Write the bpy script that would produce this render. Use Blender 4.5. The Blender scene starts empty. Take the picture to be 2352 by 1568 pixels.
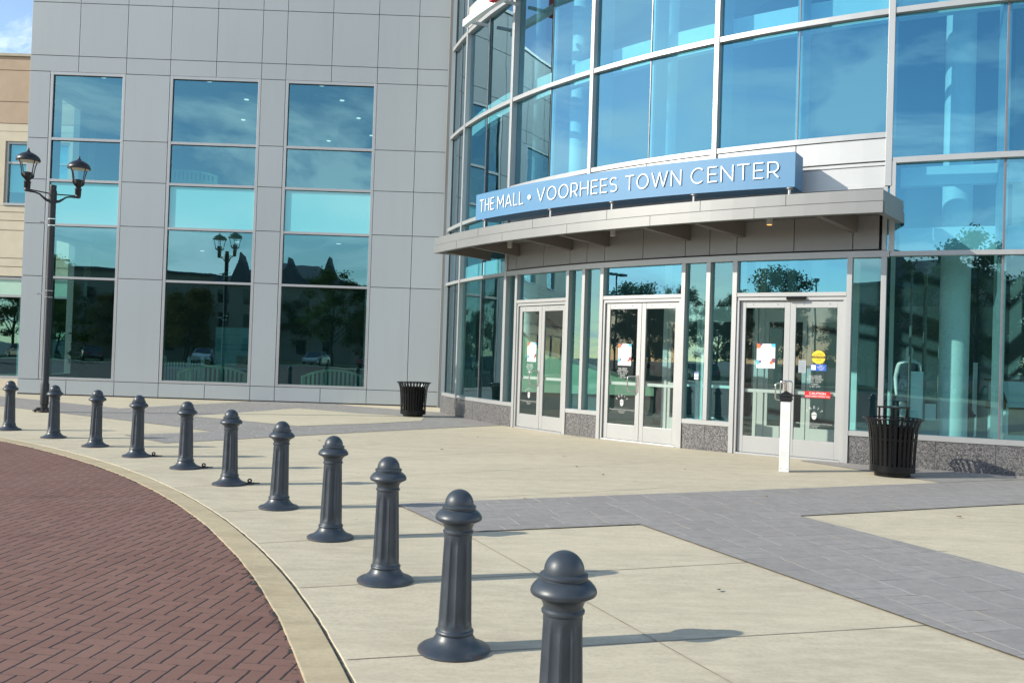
import bpy, bmesh, math, random
from math import sin, cos, radians as R_, pi, sqrt, atan2
from mathutils import Vector, Matrix
random.seed(7)
C = bpy.context.scene.collection
scene = bpy.context.scene

# ------------------------------------------------------------------ camera
CAM_H = 1.6
cam = bpy.data.cameras.new('camera'); cam_o = bpy.data.objects.new('camera', cam); C.objects.link(cam_o)
cam.sensor_width = 36.0; cam.lens = 36.0 * 2030 / 2352; cam.clip_start = 0.05; cam.clip_end = 2000
_p, _r = R_(0.9), R_(1.87)
_F = Vector((0, cos(_p), sin(_p))); _U0 = Vector((0, -sin(_p), cos(_p))); _X0 = Vector((1, 0, 0))
_X = cos(_r) * _X0 + sin(_r) * _U0; _U = -sin(_r) * _X0 + cos(_r) * _U0
M = Matrix((( _X.x, _U.x, -_F.x, 0), (_X.y, _U.y, -_F.y, 0), (_X.z, _U.z, -_F.z, CAM_H), (0, 0, 0, 1)))
cam_o.matrix_world = M
scene.camera = cam_o
scene.render.resolution_x = 1024; scene.render.resolution_y = 682

# ------------------------------------------------------------------ light
SUN_EL = R_(26.5); SUN_DIR = Vector((-0.9603 * cos(SUN_EL), -0.2790 * cos(SUN_EL), sin(SUN_EL)))
sun = bpy.data.lights.new('sun', 'SUN'); sun.energy = 3.9; sun.angle = R_(0.5); sun.color = (1.0, 0.945, 0.82)
sun_o = bpy.data.objects.new('sun', sun); C.objects.link(sun_o)
sun_o.rotation_euler = (-SUN_DIR).to_track_quat('-Z', 'Y').to_euler()
sun_o.location = SUN_DIR * 60

world = bpy.data.worlds.new('World'); scene.world = world; world.use_nodes = True
def wnodes():
    nt = world.node_tree; N = nt.nodes; L = nt.links; N.clear()
    out = N.new('ShaderNodeOutputWorld'); bg = N.new('ShaderNodeBackground')
    sky = N.new('ShaderNodeTexSky'); sky.sky_type = 'NISHITA'; sky.sun_disc = False
    sky.sun_elevation = SUN_EL; sky.sun_rotation = atan2(SUN_DIR.x, SUN_DIR.y)
    sky.altitude = 50; sky.air_density = 1.0; sky.dust_density = 0.2; sky.ozone_density = 1.2
    tc = N.new('ShaderNodeTexCoord')
    sep = N.new('ShaderNodeSeparateXYZ'); L.new(tc.outputs['Generated'], sep.inputs[0])
    def m(op, a, b=None, c=None):
        n = N.new('ShaderNodeMath'); n.operation = op
        for i, x in enumerate((a, b, c)):
            if x is None: continue
            if isinstance(x, (int, float)): n.inputs[i].default_value = x
            else: L.new(x, n.inputs[i])
        return n.outputs[0]
    zc = m('ADD', m('MAXIMUM', sep.outputs[2], 0.0), 0.16)
    cb = N.new('ShaderNodeCombineXYZ'); COFF = (7.3, -2.2)
    L.new(m('ADD', m('DIVIDE', sep.outputs[0], zc), COFF[0]), cb.inputs[0]); L.new(m('ADD', m('DIVIDE', sep.outputs[1], zc), COFF[1]), cb.inputs[1])
    n1 = N.new('ShaderNodeTexNoise'); n1.inputs['Scale'].default_value = 1.25; n1.inputs['Detail'].default_value = 12; n1.inputs['Roughness'].default_value = 0.62
    n1.inputs['Distortion'].default_value = 0.5
    L.new(cb.outputs[0], n1.inputs['Vector'])
    r1 = N.new('ShaderNodeValToRGB'); r1.color_ramp.elements[0].position = 0.55; r1.color_ramp.elements[1].position = 0.68
    L.new(m('ADD', n1.outputs[0], m('ADD', 0.01, m('MULTIPLY', m('MAXIMUM', m('SUBTRACT', 1.0, m('DIVIDE', m('ABSOLUTE', m('SUBTRACT', sep.outputs[2], 0.25)), 0.24)), 0.0), 0.135))), r1.inputs[0])
    mx = N.new('ShaderNodeMix'); mx.data_type = 'RGBA'
    L.new(m('MULTIPLY', r1.outputs[0], m('SUBTRACT', 0.85, m('MULTIPLY', sep.outputs[2], 0.7))), mx.inputs[0]); L.new(sky.outputs[0], mx.inputs[6])
    mx.inputs[7].default_value = (9.0, 9.1, 9.2, 1)
    L.new(mx.outputs[2], bg.inputs[0]); bg.inputs[1].default_value = 0.15
    L.new(bg.outputs[0], out.inputs[0])
wnodes()
scene.view_settings.view_transform = 'Standard'; scene.view_settings.look = 'None'
scene.view_settings.exposure = 0.66; scene.view_settings.gamma = 1.0
scene.cycles.max_bounces = 10; scene.cycles.transparent_max_bounces = 16; scene.cycles.glossy_bounces = 5

# ------------------------------------------------------------------ materials
class NT:
    def __init__(s, name):
        s.mat = bpy.data.materials.new(name); s.mat.use_nodes = True
        s.nt = s.mat.node_tree; s.N = s.nt.nodes; s.L = s.nt.links; s.N.clear()
        s.out = s.N.new('ShaderNodeOutputMaterial')
    def node(s, t, **kw):
        n = s.N.new(t)
        for k, v in kw.items():
            if k.startswith('i_'): n.inputs[k[2:]].default_value = v
            else: setattr(n, k, v)
        return n
    def link(s, a, b): s.L.new(a, b)
    def m(s, op, a, b=None, c=None, clamp=False):
        n = s.N.new('ShaderNodeMath'); n.operation = op; n.use_clamp = clamp
        for i, x in enumerate((a, b, c)):
            if x is None: continue
            if isinstance(x, (int, float)): n.inputs[i].default_value = x
            else: s.L.new(x, n.inputs[i])
        return n.outputs[0]
    def mix(s, f, a, b, blend='MIX'):
        n = s.N.new('ShaderNodeMix'); n.data_type = 'RGBA'; n.blend_type = blend
        for i, x in ((0, f), (6, a), (7, b)):
            if isinstance(x, (int, float)): n.inputs[i].default_value = x
            elif isinstance(x, tuple): n.inputs[i].default_value = (*x[:3], 1)
            else: s.L.new(x, n.inputs[i])
        return n.outputs[2]
    def coord(s, rot=0, scale=(1, 1, 1), kind='Object'):
        tc = s.N.new('ShaderNodeTexCoord'); mp = s.N.new('ShaderNodeMapping')
        mp.inputs['Rotation'].default_value = (0, 0, rot); mp.inputs['Scale'].default_value = scale
        s.L.new(tc.outputs[kind], mp.inputs[0]); return mp.outputs[0]
    def noise(s, vec, scale, detail=4, rough=0.55, dist=0.0):
        n = s.node('ShaderNodeTexNoise'); n.inputs['Scale'].default_value = scale
        n.inputs['Detail'].default_value = detail; n.inputs['Roughness'].default_value = rough; n.inputs['Distortion'].default_value = dist
        s.L.new(vec, n.inputs['Vector']); return n.outputs[0]
    def ramp(s, f, a, b, ca=(0, 0, 0), cb=(1, 1, 1)):
        n = s.node('ShaderNodeValToRGB'); e = n.color_ramp.elements
        e[0].position = a; e[1].position = b; e[0].color = (*ca, 1); e[1].color = (*cb, 1)
        s.L.new(f, n.inputs[0]); return n.outputs[0]
    def bsdf(s, col, rough=0.5, metal=0.0, spec=None, bump=None, bstr=0.2, bdist=0.01, coat=0.0):
        b = s.node('ShaderNodeBsdfPrincipled')
        def put(k, x):
            if isinstance(x, (int, float)): b.inputs[k].default_value = x
            elif isinstance(x, tuple): b.inputs[k].default_value = (*x[:3], 1)
            else: s.L.new(x, b.inputs[k])
        put('Base Color', col); put('Roughness', rough); put('Metallic', metal)
        if spec is not None: put('Specular IOR Level', spec)
        if coat: put('Coat Weight', coat)
        if bump is not None:
            bn = s.node('ShaderNodeBump'); bn.inputs['Strength'].default_value = bstr; bn.inputs['Distance'].default_value = bdist
            s.L.new(bump, bn.inputs['Height']); s.L.new(bn.outputs[0], b.inputs['Normal'])
        s.L.new(b.outputs[0], s.out.inputs[0]); return s.mat

def simple(name, col, rough=0.5, metal=0.0, var=0.12, vs=3.0, bump=0.0, spec=None, coat=0.0, bs=60.0):
    t = NT(name); v = t.coord()
    f = t.noise(v, vs, 5)
    c = t.mix(t.ramp(f, 0.3, 0.7), tuple(x * (1 - var) for x in col), tuple(min(1, x * (1 + var)) for x in col))
    b = t.noise(v, bs, 3) if bump else None
    return t.bsdf(c, rough, metal, spec, b, bump, 0.004, coat)

def m_concrete(name, base, dark, stain):
    t = NT(name); v = t.coord()
    big = t.noise(v, 0.35, 6, 0.6, 0.4); mid = t.noise(v, 2.3, 7, 0.65); fine = t.noise(v, 30, 6, 0.75); blot = t.noise(t.coord(R_(-18), (0.6, 1.5, 1)), 7, 6, 0.7)
    sp = t.node('ShaderNodeTexVoronoi'); sp.inputs['Scale'].default_value = 140; t.link(v, sp.inputs['Vector'])
    streak = t.noise(t.coord(R_(-18), (0.35, 2.6, 1)), 1.6, 6, 0.62)
    c = t.mix(t.ramp(big, 0.33, 0.68), dark, base)
    c = t.mix(t.m('MULTIPLY', t.ramp(mid, 0.42, 0.70), 0.5), c, stain)
    c = t.mix(t.m('MULTIPLY', t.ramp(streak, 0.48, 0.66), 0.42), c, tuple(x * 1.15 for x in base))
    c = t.mix(t.m('MULTIPLY', t.ramp(streak, 0.32, 0.48, (1, 1, 1), (0, 0, 0)), 0.42), c, tuple(x * 0.80 for x in dark))
    c = t.mix(t.m('MULTIPLY', t.ramp(fine, 0.46, 0.60), 0.62), c, tuple(x * 0.74 for x in base))
    c = t.mix(t.m('MULTIPLY', t.ramp(blot, 0.47, 0.66), 0.42), c, tuple(x * y for x, y in zip(base, (1.16, 1.17, 1.18)))); c = t.mix(t.m('MULTIPLY', t.ramp(blot, 0.34, 0.47, (1, 1, 1), (0, 0, 0)), 0.35), c, tuple(x * 0.78 for x in dark))
    c = t.mix(t.m('MULTIPLY', t.ramp(sp.outputs['Distance'], 0.05, 0.22, (1, 1, 1), (0, 0, 0)), 0.3), c, tuple(x * 0.55 for x in dark))
    spot = t.node('ShaderNodeTexVoronoi'); spot.inputs['Scale'].default_value = 1.1; t.link(v, spot.inputs['Vector'])
    c = t.mix(t.m('MULTIPLY', t.ramp(spot.outputs['Distance'], 0.012, 0.03, (1, 1, 1), (0, 0, 0)), 0.5), c, tuple(x * 0.45 for x in dark))
    gum = t.node('ShaderNodeTexVoronoi'); gum.inputs['Scale'].default_value = 0.8; t.link(v, gum.inputs['Vector'])
    c = t.mix(t.m('MULTIPLY', t.ramp(gum.outputs['Distance'], 0.018, 0.026, (1, 1, 1), (0, 0, 0)), 0.6), c, tuple(x * 0.35 for x in dark))
    wet = t.noise(v, 0.16, 5, 0.6, 0.6); c = t.mix(t.m('MULTIPLY', t.ramp(wet, 0.46, 0.62), 0.30), c, tuple(x * y for x, y in zip(base, (1.12, 1.12, 1.10))))
    rs = t.noise(v, 0.55, 5, 0.7); c = t.mix(t.m('MULTIPLY', t.ramp(rs, 0.66, 0.80), 0.35), c, (0.40, 0.30, 0.17))
    return t.bsdf(c, 0.82, 0, 0.3, t.m('ADD', fine, t.m('MULTIPLY', mid, 0.6)), 0.16, 0.006)

def m_stamped():
    t = NT('stamped_paving_mat'); v0 = t.coord()
    nz = t.node('ShaderNodeTexNoise'); nz.inputs['Scale'].default_value = 6; nz.inputs['Detail'].default_value = 5; t.link(v0, nz.inputs['Vector'])
    off = t.node('ShaderNodeVectorMath', operation='SUBTRACT'); t.link(nz.outputs['Color'], off.inputs[0]); off.inputs[1].default_value = (0.5, 0.5, 0.5)
    sc = t.node('ShaderNodeVectorMath', operation='SCALE'); t.link(off.outputs[0], sc.inputs[0]); sc.inputs['Scale'].default_value = 0.05
    ad = t.node('ShaderNodeVectorMath', operation='ADD'); t.link(v0, ad.inputs[0]); t.link(sc.outputs[0], ad.inputs[1])
    mp = t.node('ShaderNodeMapping'); mp.inputs['Rotation'].default_value = (0, 0, R_(-16.2)); t.link(ad.outputs[0], mp.inputs[0])
    sp = t.node('ShaderNodeSeparateXYZ'); t.link(mp.outputs[0], sp.inputs[0]); H_ = 0.40; W_ = 0.36
    yy = t.m('DIVIDE', t.m('ADD', sp.outputs[1], 200.0), H_); row = t.m('FLOOR', yy); fy = t.m('SUBTRACT', yy, row)
    wr = t.node('ShaderNodeTexWhiteNoise'); wr.noise_dimensions = '1D'; t.link(row, wr.inputs['W'])
    wk = t.m('ADD', 0.85, t.m('MULTIPLY', wr.outputs['Value'], 0.45))
    xx = t.m('DIVIDE', t.m('ADD', t.m('ADD', sp.outputs[0], 200.0), t.m('MULTIPLY', wr.outputs['Value'], 3.1)), t.m('MULTIPLY', wk, W_))
    col = t.m('FLOOR', xx); fx = t.m('SUBTRACT', xx, col)
    cb = t.node('ShaderNodeCombineXYZ'); t.link(col, cb.inputs[0]); t.link(row, cb.inputs[1])
    wc = t.node('ShaderNodeTexWhiteNoise'); wc.noise_dimensions = '2D'; t.link(cb.outputs[0], wc.inputs['Vector'])
    # some tiles are split across the middle
    split = t.m('GREATER_THAN', wc.outputs['Value'], 0.6)
    dy = t.m('MINIMUM', fy, t.m('SUBTRACT', 1.0, fy)); dmid = t.m('ADD', t.m('ABSOLUTE', t.m('SUBTRACT', fy, 0.5)), t.m('MULTIPLY', t.m('SUBTRACT', 1.0, split), 9.0))
    dx = t.m('MINIMUM', fx, t.m('SUBTRACT', 1.0, fx))
    jx = t.m('SUBTRACT', 1.0, t.m('DIVIDE', dx, 0.024), clamp=True); jy = t.m('SUBTRACT', 1.0, t.m('DIVIDE', t.m('MINIMUM', dy, dmid), 0.018), clamp=True)
    big = t.noise(v0, 0.7, 6, 0.6); fine = t.noise(v0, 38, 4, 0.65); mid = t.noise(v0, 2.6, 6, 0.6); n3 = t.noise(v0, 1.3, 5, 0.65)
    c = t.mix(wc.outputs['Value'], (0.262, 0.240, 0.220), (0.304, 0.280, 0.258))
    c = t.mix(t.m('MULTIPLY', t.ramp(big, 0.35, 0.7), 0.4), c, (0.335, 0.318, 0.298))
    c = t.mix(t.m('MULTIPLY', t.ramp(fine, 0.4, 0.7), 0.22), c, (0.20, 0.198, 0.204))
    c = t.mix(t.m('MULTIPLY', t.ramp(t.noise(v0, 9, 6, 0.7), 0.42, 0.62), 0.35), c, (0.17, 0.163, 0.158))
    tan_ = t.mix(t.ramp(n3, 0.5, 0.66), (0.38, 0.36, 0.335), (0.42, 0.34, 0.22))
    c = t.mix(t.m('MULTIPLY', t.m('MULTIPLY', jx, 1.6, clamp=True), t.ramp(mid, 0.36, 0.52)), c, tan_)
    c = t.mix(t.m('MULTIPLY', t.m('MULTIPLY', jy, 1.6, clamp=True), t.m('MULTIPLY', t.ramp(mid, 0.40, 0.62), 0.8)), c, (0.085, 0.082, 0.085))
    ru = t.noise(v0, 0.9, 5, 0.7)
    c = t.mix(t.m('MULTIPLY', t.ramp(ru, 0.64, 0.78), 0.3), c, (0.36, 0.30, 0.20))
    hgt = t.m('SUBTRACT', t.m('MULTIPLY', fine, 0.35), t.m('MAXIMUM', jx, jy))
    return t.bsdf(c, 0.78, 0, 0.3, hgt, 0.3, 0.008)

def m_herring(unit=0.095):
    t = NT('herringbone_road_mat')
    v0 = t.coord(); nz = t.node('ShaderNodeTexNoise'); nz.inputs['Scale'].default_value = 14; nz.inputs['Detail'].default_value = 3; t.link(v0, nz.inputs['Vector'])
    off = t.node('ShaderNodeVectorMath', operation='SUBTRACT'); t.link(nz.outputs['Color'], off.inputs[0]); off.inputs[1].default_value = (0.5, 0.5, 0.5)
    sc = t.node('ShaderNodeVectorMath', operation='SCALE'); t.link(off.outputs[0], sc.inputs[0]); sc.inputs['Scale'].default_value = 0.012
    ad = t.node('ShaderNodeVectorMath', operation='ADD'); t.link(v0, ad.inputs[0]); t.link(sc.outputs[0], ad.inputs[1])
    mp = t.node('ShaderNodeMapping'); mp.inputs['Rotation'].default_value = (0, 0, R_(6.5)); mp.inputs['Scale'].default_value = (1 / unit, 1 / unit, 1)
    mp.inputs['Location'].default_value = (400.3, 400.2, 0)
    t.link(ad.outputs[0], mp.inputs[0])
    sp = t.node('ShaderNodeSeparateXYZ'); t.link(mp.outputs[0], sp.inputs[0])
    x, y = sp.outputs[0], sp.outputs[1]
    ix, iy = t.m('FLOOR', x), t.m('FLOOR', y); fx, fy = t.m('SUBTRACT', x, ix), t.m('SUBTRACT', y, iy)
    k = t.m('FLOORED_MODULO', t.m('SUBTRACT', ix, iy), 4.0)
    def eq(n): return t.m('MULTIPLY', t.m('COMPARE', k, float(n), 0.25), 10.0)
    dl = t.m('ADD', fx, eq(1)); dr = t.m('ADD', t.m('SUBTRACT', 1.0, fx), eq(0))
    db = t.m('ADD', fy, eq(2)); dt = t.m('ADD', t.m('SUBTRACT', 1.0, fy), eq(3))
    dv = t.m('MINIMUM', dl, dr); dh = t.m('MINIMUM', db, dt)
    wob = t.noise(v0, 30, 4, 0.7); wide = t.noise(v0, 2.2, 5, 0.6)
    wv = t.m('ADD', 0.03, t.m('MULTIPLY', wide, 0.15)); wh = t.m('ADD', 0.01, t.m('MULTIPLY', wide, 0.08))  # joints across the sun are widened and darkened to paint in their shade
    jv = t.m('SUBTRACT', 1.0, t.m('SMOOTH_MIN', 1.0, t.m('DIVIDE', dv, wv), 0.2), clamp=True)
    jh = t.m('MULTIPLY', t.m('SUBTRACT', 1.0, t.m('DIVIDE', dh, wh), clamp=True), t.m('MULTIPLY', t.ramp(wob, 0.40, 0.52), 0.9))
    j = t.m('MAXIMUM', t.m('MULTIPLY', jv, 1.5, clamp=True), jh)
    wn = t.node('ShaderNodeTexWhiteNoise'); wn.noise_dimensions = '2D'
    # brick id : the cell of the brick's first half
    bx = t.m('SUBTRACT', ix, t.m('COMPARE', k, 1.0, 0.25)); by = t.m('SUBTRACT', iy, t.m('COMPARE', k, 2.0, 0.25))
    cb = t.node('ShaderNodeCombineXYZ'); t.link(bx, cb.inputs[0]); t.link(by, cb.inputs[1]); t.link(cb.outputs[0], wn.inputs['Vector'])
    c = t.mix(wn.outputs['Value'], (0.172, 0.088, 0.066), (0.208, 0.110, 0.083))
    big = t.noise(v0, 0.8, 6, 0.62)
    c = t.mix(t.m('MULTIPLY', t.ramp(big, 0.38, 0.7), 0.45), c, (0.225, 0.134, 0.106))
    sm = t.noise(t.coord(R_(10), (0.5, 1.6, 1)), 1.1, 4, 0.5)
    c = t.mix(t.m('MULTIPLY', t.ramp(sm, 0.60, 0.72), 0.6), c, (0.115, 0.055, 0.045))
    c = t.mix(t.m('MULTIPLY', t.ramp(wob, 0.35, 0.75), 0.2), c, (0.10, 0.06, 0.06))
    grit = t.node('ShaderNodeTexVoronoi'); grit.inputs['Scale'].default_value = 26; t.link(v0, grit.inputs['Vector'])
    c = t.mix(t.m('MULTIPLY', t.ramp(grit.outputs['Distance'], 0.03, 0.06, (1, 1, 1), (0, 0, 0)), t.m('MULTIPLY', j, 0.8)), c, (0.4, 0.38, 0.34))
    c = t.mix(j, c, (0.04, 0.032, 0.032))
    return t.bsdf(c, 0.8, 0, 0.3, t.m('SUBTRACT', t.m('MULTIPLY', wob, 0.25), j), 0.4, 0.01)

def m_granite(name='granite_mat', lo=(0.030, 0.030, 0.033), hi=(0.235, 0.225, 0.215)):
    t = NT(name); v = t.coord()
    a = t.node('ShaderNodeTexVoronoi'); a.inputs['Scale'].default_value = 70; t.link(v, a.inputs['Vector'])
    s2 = t.node('ShaderNodeSeparateColor'); t.link(a.outputs['Color'], s2.inputs[0])
    n = t.noise(v, 45, 4, 0.7); big = t.noise(v, 1.2, 5)
    c = t.mix(t.ramp(s2.outputs[0], 0.25, 0.95), lo, hi)
    c = t.mix(t.m('MULTIPLY', t.ramp(n, 0.42, 0.62), 0.5), c, (0.095, 0.09, 0.093))
    c = t.mix(t.m('MULTIPLY', t.ramp(big, 0.4, 0.7), 0.3), c, (0.14, 0.138, 0.14))
    return t.bsdf(c, 0.42, 0, 0.5)

def m_glass(name, trans, gloss, f0, fres=0.55, wav=0.06, wsc=0.55):
    t = NT(name); v = t.coord()
    tr = t.node('ShaderNodeBsdfTransparent'); tr.inputs[0].default_value = (*trans, 1)
    gl = t.node('ShaderNodeBsdfGlossy'); gl.inputs['Color'].default_value = (*gloss, 1); gl.inputs['Roughness'].default_value = 0.0
    n = t.noise(v, wsc, 2, 0.4, 0.3); bn = t.node('ShaderNodeBump'); bn.inputs['Strength'].default_value = wav; bn.inputs['Distance'].default_value = 0.1
    t.link(n, bn.inputs['Height']); t.link(bn.outputs[0], gl.inputs['Normal'])
    lw = t.node('ShaderNodeLayerWeight'); lw.inputs['Blend'].default_value = 0.5
    t.link(t.mix(t.m('POWER', lw.outputs['Facing'], 2.0), gloss, (0.95, 1.0, 1.0)), gl.inputs['Color'])
    f = t.m('ADD', f0, t.m('MULTIPLY', t.m('POWER', lw.outputs['Facing'], 3.6), fres), clamp=True)
    mx = t.node('ShaderNodeMixShader'); t.link(f, mx.inputs[0]); t.link(tr.outputs[0], mx.inputs[1]); t.link(gl.outputs[0], mx.inputs[2])
    t.link(mx.outputs[0], t.out.inputs[0]); return t.mat

def m_emit(name, col, s):
    t = NT(name); e = t.node('ShaderNodeEmission'); e.inputs[0].default_value = (*col, 1); e.inputs[1].default_value = s
    t.link(e.outputs[0], t.out.inputs[0]); return t.mat

def m_leaf(name, a, b):
    t = NT(name); v = t.coord(); n = t.noise(v, 1.3, 4); oi = t.node('ShaderNodeObjectInfo')
    c = t.mix(t.ramp(n, 0.35, 0.65), a, b)
    c = t.mix(t.m('MULTIPLY', oi.outputs['Random'], 0.35), c, (0.15, 0.11, 0.045))
    d = t.node('ShaderNodeBsdfDiffuse'); tl = t.node('ShaderNodeBsdfTranslucent'); t.link(c, d.inputs[0]); t.link(c, tl.inputs[0])
    mx = t.node('ShaderNodeMixShader'); mx.inputs[0].default_value = 0.45; t.link(d.outputs[0], mx.inputs[1]); t.link(tl.outputs[0], mx.inputs[2])
    t.link(mx.outputs[0], t.out.inputs[0]); return t.mat

MT = {}
MT['concrete'] = m_concrete('sidewalk_mat', (0.525, 0.462, 0.338), (0.465, 0.408, 0.300), (0.415, 0.355, 0.258))
MT['curb'] = m_concrete('curb_mat', (0.46, 0.385, 0.25), (0.38, 0.31, 0.20), (0.33, 0.25, 0.15))
MT['stamped'] = m_stamped(); MT['herring'] = m_herring(); MT['granite'] = m_granite()
MT['asphalt'] = simple('asphalt_mat', (0.055, 0.053, 0.052), 0.9, var=0.3, vs=1.5, bump=0.4)
MT['grit'] = simple('joint_grit_mat', (0.11, 0.10, 0.075), 0.95, var=0.6, vs=18, bump=0.6)
MT['joint'] = simple('joint_line_mat', (0.29, 0.255, 0.195), 0.95, var=0.3, vs=4)
MT['grass'] = simple('lawn_mat', (0.06, 0.085, 0.025), 0.95, var=0.45, vs=2.5, bump=0.5)
def m_panel():
    t = NT('metal_panel_mat'); v = t.coord(); oi = t.noise(v, 0.16, 2); st = t.noise(t.coord(0, (1.2, 1.2, 0.12)), 2.0, 5)
    c = t.mix(t.ramp(oi, 0.3, 0.7), (0.335, 0.362, 0.372), (0.368, 0.396, 0.406))
    gi = t.node('ShaderNodeNewGeometry'); c = t.mix(t.m('MULTIPLY', gi.outputs['Random Per Island'], 0.5), c, (0.325, 0.350, 0.358))
    c = t.mix(t.m('MULTIPLY', t.ramp(st, 0.5, 0.75), 0.25), c, (0.29, 0.31, 0.315))
    return t.bsdf(c, t.m('ADD', 0.46, t.m('MULTIPLY', st, 0.12)), 0.12, 0.4, t.noise(v, 0.55, 2), 0.02, 0.05)
MT['panel'] = m_panel()
MT['alu'] = simple('aluminium_mat', (0.395, 0.395, 0.39), 0.40, 0.4, var=0.05, vs=1.0)
MT['fascia'] = simple('canopy_metal_mat', (0.24, 0.24, 0.235), 0.45, 0.35, var=0.05, vs=0.8)
MT['soffit'] = simple('soffit_mat', (0.20, 0.195, 0.19), 0.5, 0.2, var=0.06, vs=1)
MT['beam'] = simple('canopy_beam_mat', (0.165, 0.145, 0.13), 0.5, 0.2, var=0.08, vs=1)
MT['entry_panel'] = simple('entry_panel_mat', (0.255, 0.25, 0.245), 0.45, 0.3, var=0.05, vs=0.7)
MT['white_panel'] = simple('white_panel_mat', (0.50, 0.50, 0.49), 0.38, 0.25, var=0.05, vs=0.8)
MT['dark'] = simple('dark_reveal_mat', (0.03, 0.031, 0.034), 0.7, var=0.2)
MT['gasket'] = simple('gasket_mat', (0.012, 0.012, 0.014), 0.5)
MT['butt'] = simple('butt_joint_mat', (0.16, 0.155, 0.17), 0.35, 0.3)
MT['white'] = simple('white_paint_mat', (0.80, 0.795, 0.78), 0.5, var=0.04)
MT['post_white'] = simple('post_white_mat', (0.60, 0.60, 0.585), 0.5, var=0.08, vs=5)
MT['steel'] = simple('stainless_mat', (0.62, 0.60, 0.58), 0.18, 1.0, var=0.04)
MT['blackmetal'] = simple('black_metal_mat', (0.004, 0.0045, 0.0055), 0.25, 0.0, var=0.25, vs=9, spec=0.3)
MT['lampmetal'] = simple('lamp_metal_mat', (0.012, 0.013, 0.015), 0.4, 0.0, var=0.3, vs=6, spec=0.5)
def m_bollard():
    t = NT('bollard_paint_mat'); v = t.coord(); n = t.noise(v, 6, 5); sp = t.noise(v, 60, 3); oi = t.node('ShaderNodeObjectInfo')
    tc = t.node('ShaderNodeTexCoord'); s = t.node('ShaderNodeSeparateXYZ'); t.link(tc.outputs['Object'], s.inputs[0])
    c = t.mix(t.ramp(n, 0.3, 0.7), (0.026, 0.035, 0.046), (0.042, 0.053, 0.066))
    scuff = t.m('MULTIPLY', t.ramp(t.noise(v, 9, 6, 0.7), 0.55, 0.75), t.ramp(s.outputs[2], 0.02, 0.14, (1, 1, 1), (0, 0, 0)))
    c = t.mix(t.m('MULTIPLY', scuff, 0.55), c, (0.13, 0.125, 0.12))
    rust = t.m('MULTIPLY', t.ramp(t.noise(v, 14, 5, 0.7), 0.50, 0.66), t.ramp(s.outputs[2], 0.008, 0.035, (1, 1, 1), (0, 0, 0)))
    c = t.mix(t.m('MULTIPLY', rust, 0.8), c, (0.10, 0.042, 0.022))
    return t.bsdf(c, t.m('ADD', 0.27, t.m('MULTIPLY', n, 0.28)), 0, 0.5, sp, 0.06, 0.004)
MT['bollard'] = m_bollard()
MT['signblue'] = simple('sign_blue_mat', (0.085, 0.215, 0.365), 0.55, 0.0, var=0.03, vs=0.5)
MT['letter'] = simple('letter_white_mat', (0.86, 0.86, 0.85), 0.45, var=0.02)
MT['vinyl'] = simple('vinyl_mat', (0.5, 0.5, 0.49), 0.6)
MT['red'] = simple('red_mat', (0.55, 0.012, 0.015), 0.4, var=0.05)
MT['yellow'] = simple('yellow_mat', (0.80, 0.58, 0.03), 0.45, var=0.03)
MT['black'] = simple('black_ink_mat', (0.015, 0.015, 0.016), 0.5)
MT['blue'] = simple('blue_mat', (0.02, 0.10, 0.45), 0.45, var=0.03)
MT['paper'] = simple('paper_mat', (0.80, 0.80, 0.80), 0.6, var=0.02)
MT['orange'] = simple('orange_ink_mat', (0.75, 0.14, 0.04), 0.6); MT['sky_ink'] = simple('sky_blue_ink_mat', (0.08, 0.42, 0.70), 0.6)
MT['plum'] = simple('plum_ink_mat', (0.22, 0.07, 0.12), 0.6); MT['ink'] = simple('grey_ink_mat', (0.18, 0.2, 0.24), 0.6)
MT['tan'] = simple('tan_stucco_mat', (0.46, 0.345, 0.245), 0.85, var=0.06, vs=2, bump=0.3)
MT['cream'] = simple('cream_block_mat', (0.60, 0.53, 0.40), 0.85, var=0.06, vs=2, bump=0.3)
MT['mint'] = simple('mint_panel_mat', (0.42, 0.62, 0.50), 0.25, var=0.03, coat=0.3)
def m_spandrel():
    t = NT('spandrel_glass_mat'); v = t.coord(); n = t.noise(v, 0.5, 3)
    return t.bsdf(t.mix(n, (0.14, 0.52, 0.57), (0.17, 0.57, 0.62)), 0.06, 0, 0.8, None, coat=0.4)
MT['spandrel'] = m_spandrel()
MT['glass_teal'] = m_glass('teal_glass_mat', (0.38, 0.72, 0.71), (0.34, 0.70, 0.80), 0.30, 0.55, 0.035)
MT['glass_blue'] = m_glass('blue_curtain_glass_mat', (0.46, 0.84, 0.91), (0.22, 0.56, 0.74), 0.40, 0.50, 0.035)
MT['glass_low'] = m_glass('vision_glass_mat', (0.54, 0.87, 0.87), (0.44, 0.82, 0.92), 0.22, 0.55, 0.035)
MT['glass_door'] = m_glass('door_glass_mat', (0.66, 0.74, 0.71), (0.85, 0.9, 0.9), 0.10, 0.8, 0.03)
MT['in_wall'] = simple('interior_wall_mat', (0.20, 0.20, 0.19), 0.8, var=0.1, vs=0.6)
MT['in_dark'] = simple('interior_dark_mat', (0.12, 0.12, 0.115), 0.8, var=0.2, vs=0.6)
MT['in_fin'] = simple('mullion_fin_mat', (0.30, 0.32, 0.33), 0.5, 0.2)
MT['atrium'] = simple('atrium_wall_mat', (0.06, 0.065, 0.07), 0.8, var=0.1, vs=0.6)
MT['in_ceiling'] = simple('interior_ceiling_mat', (0.62, 0.62, 0.60), 0.8, var=0.04)
MT['in_floor'] = simple('interior_floor_mat', (0.30, 0.28, 0.25), 0.25, var=0.15, vs=1.5)
MT['in_white'] = simple('interior_white_mat', (0.80, 0.80, 0.78), 0.6, var=0.03)
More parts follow.
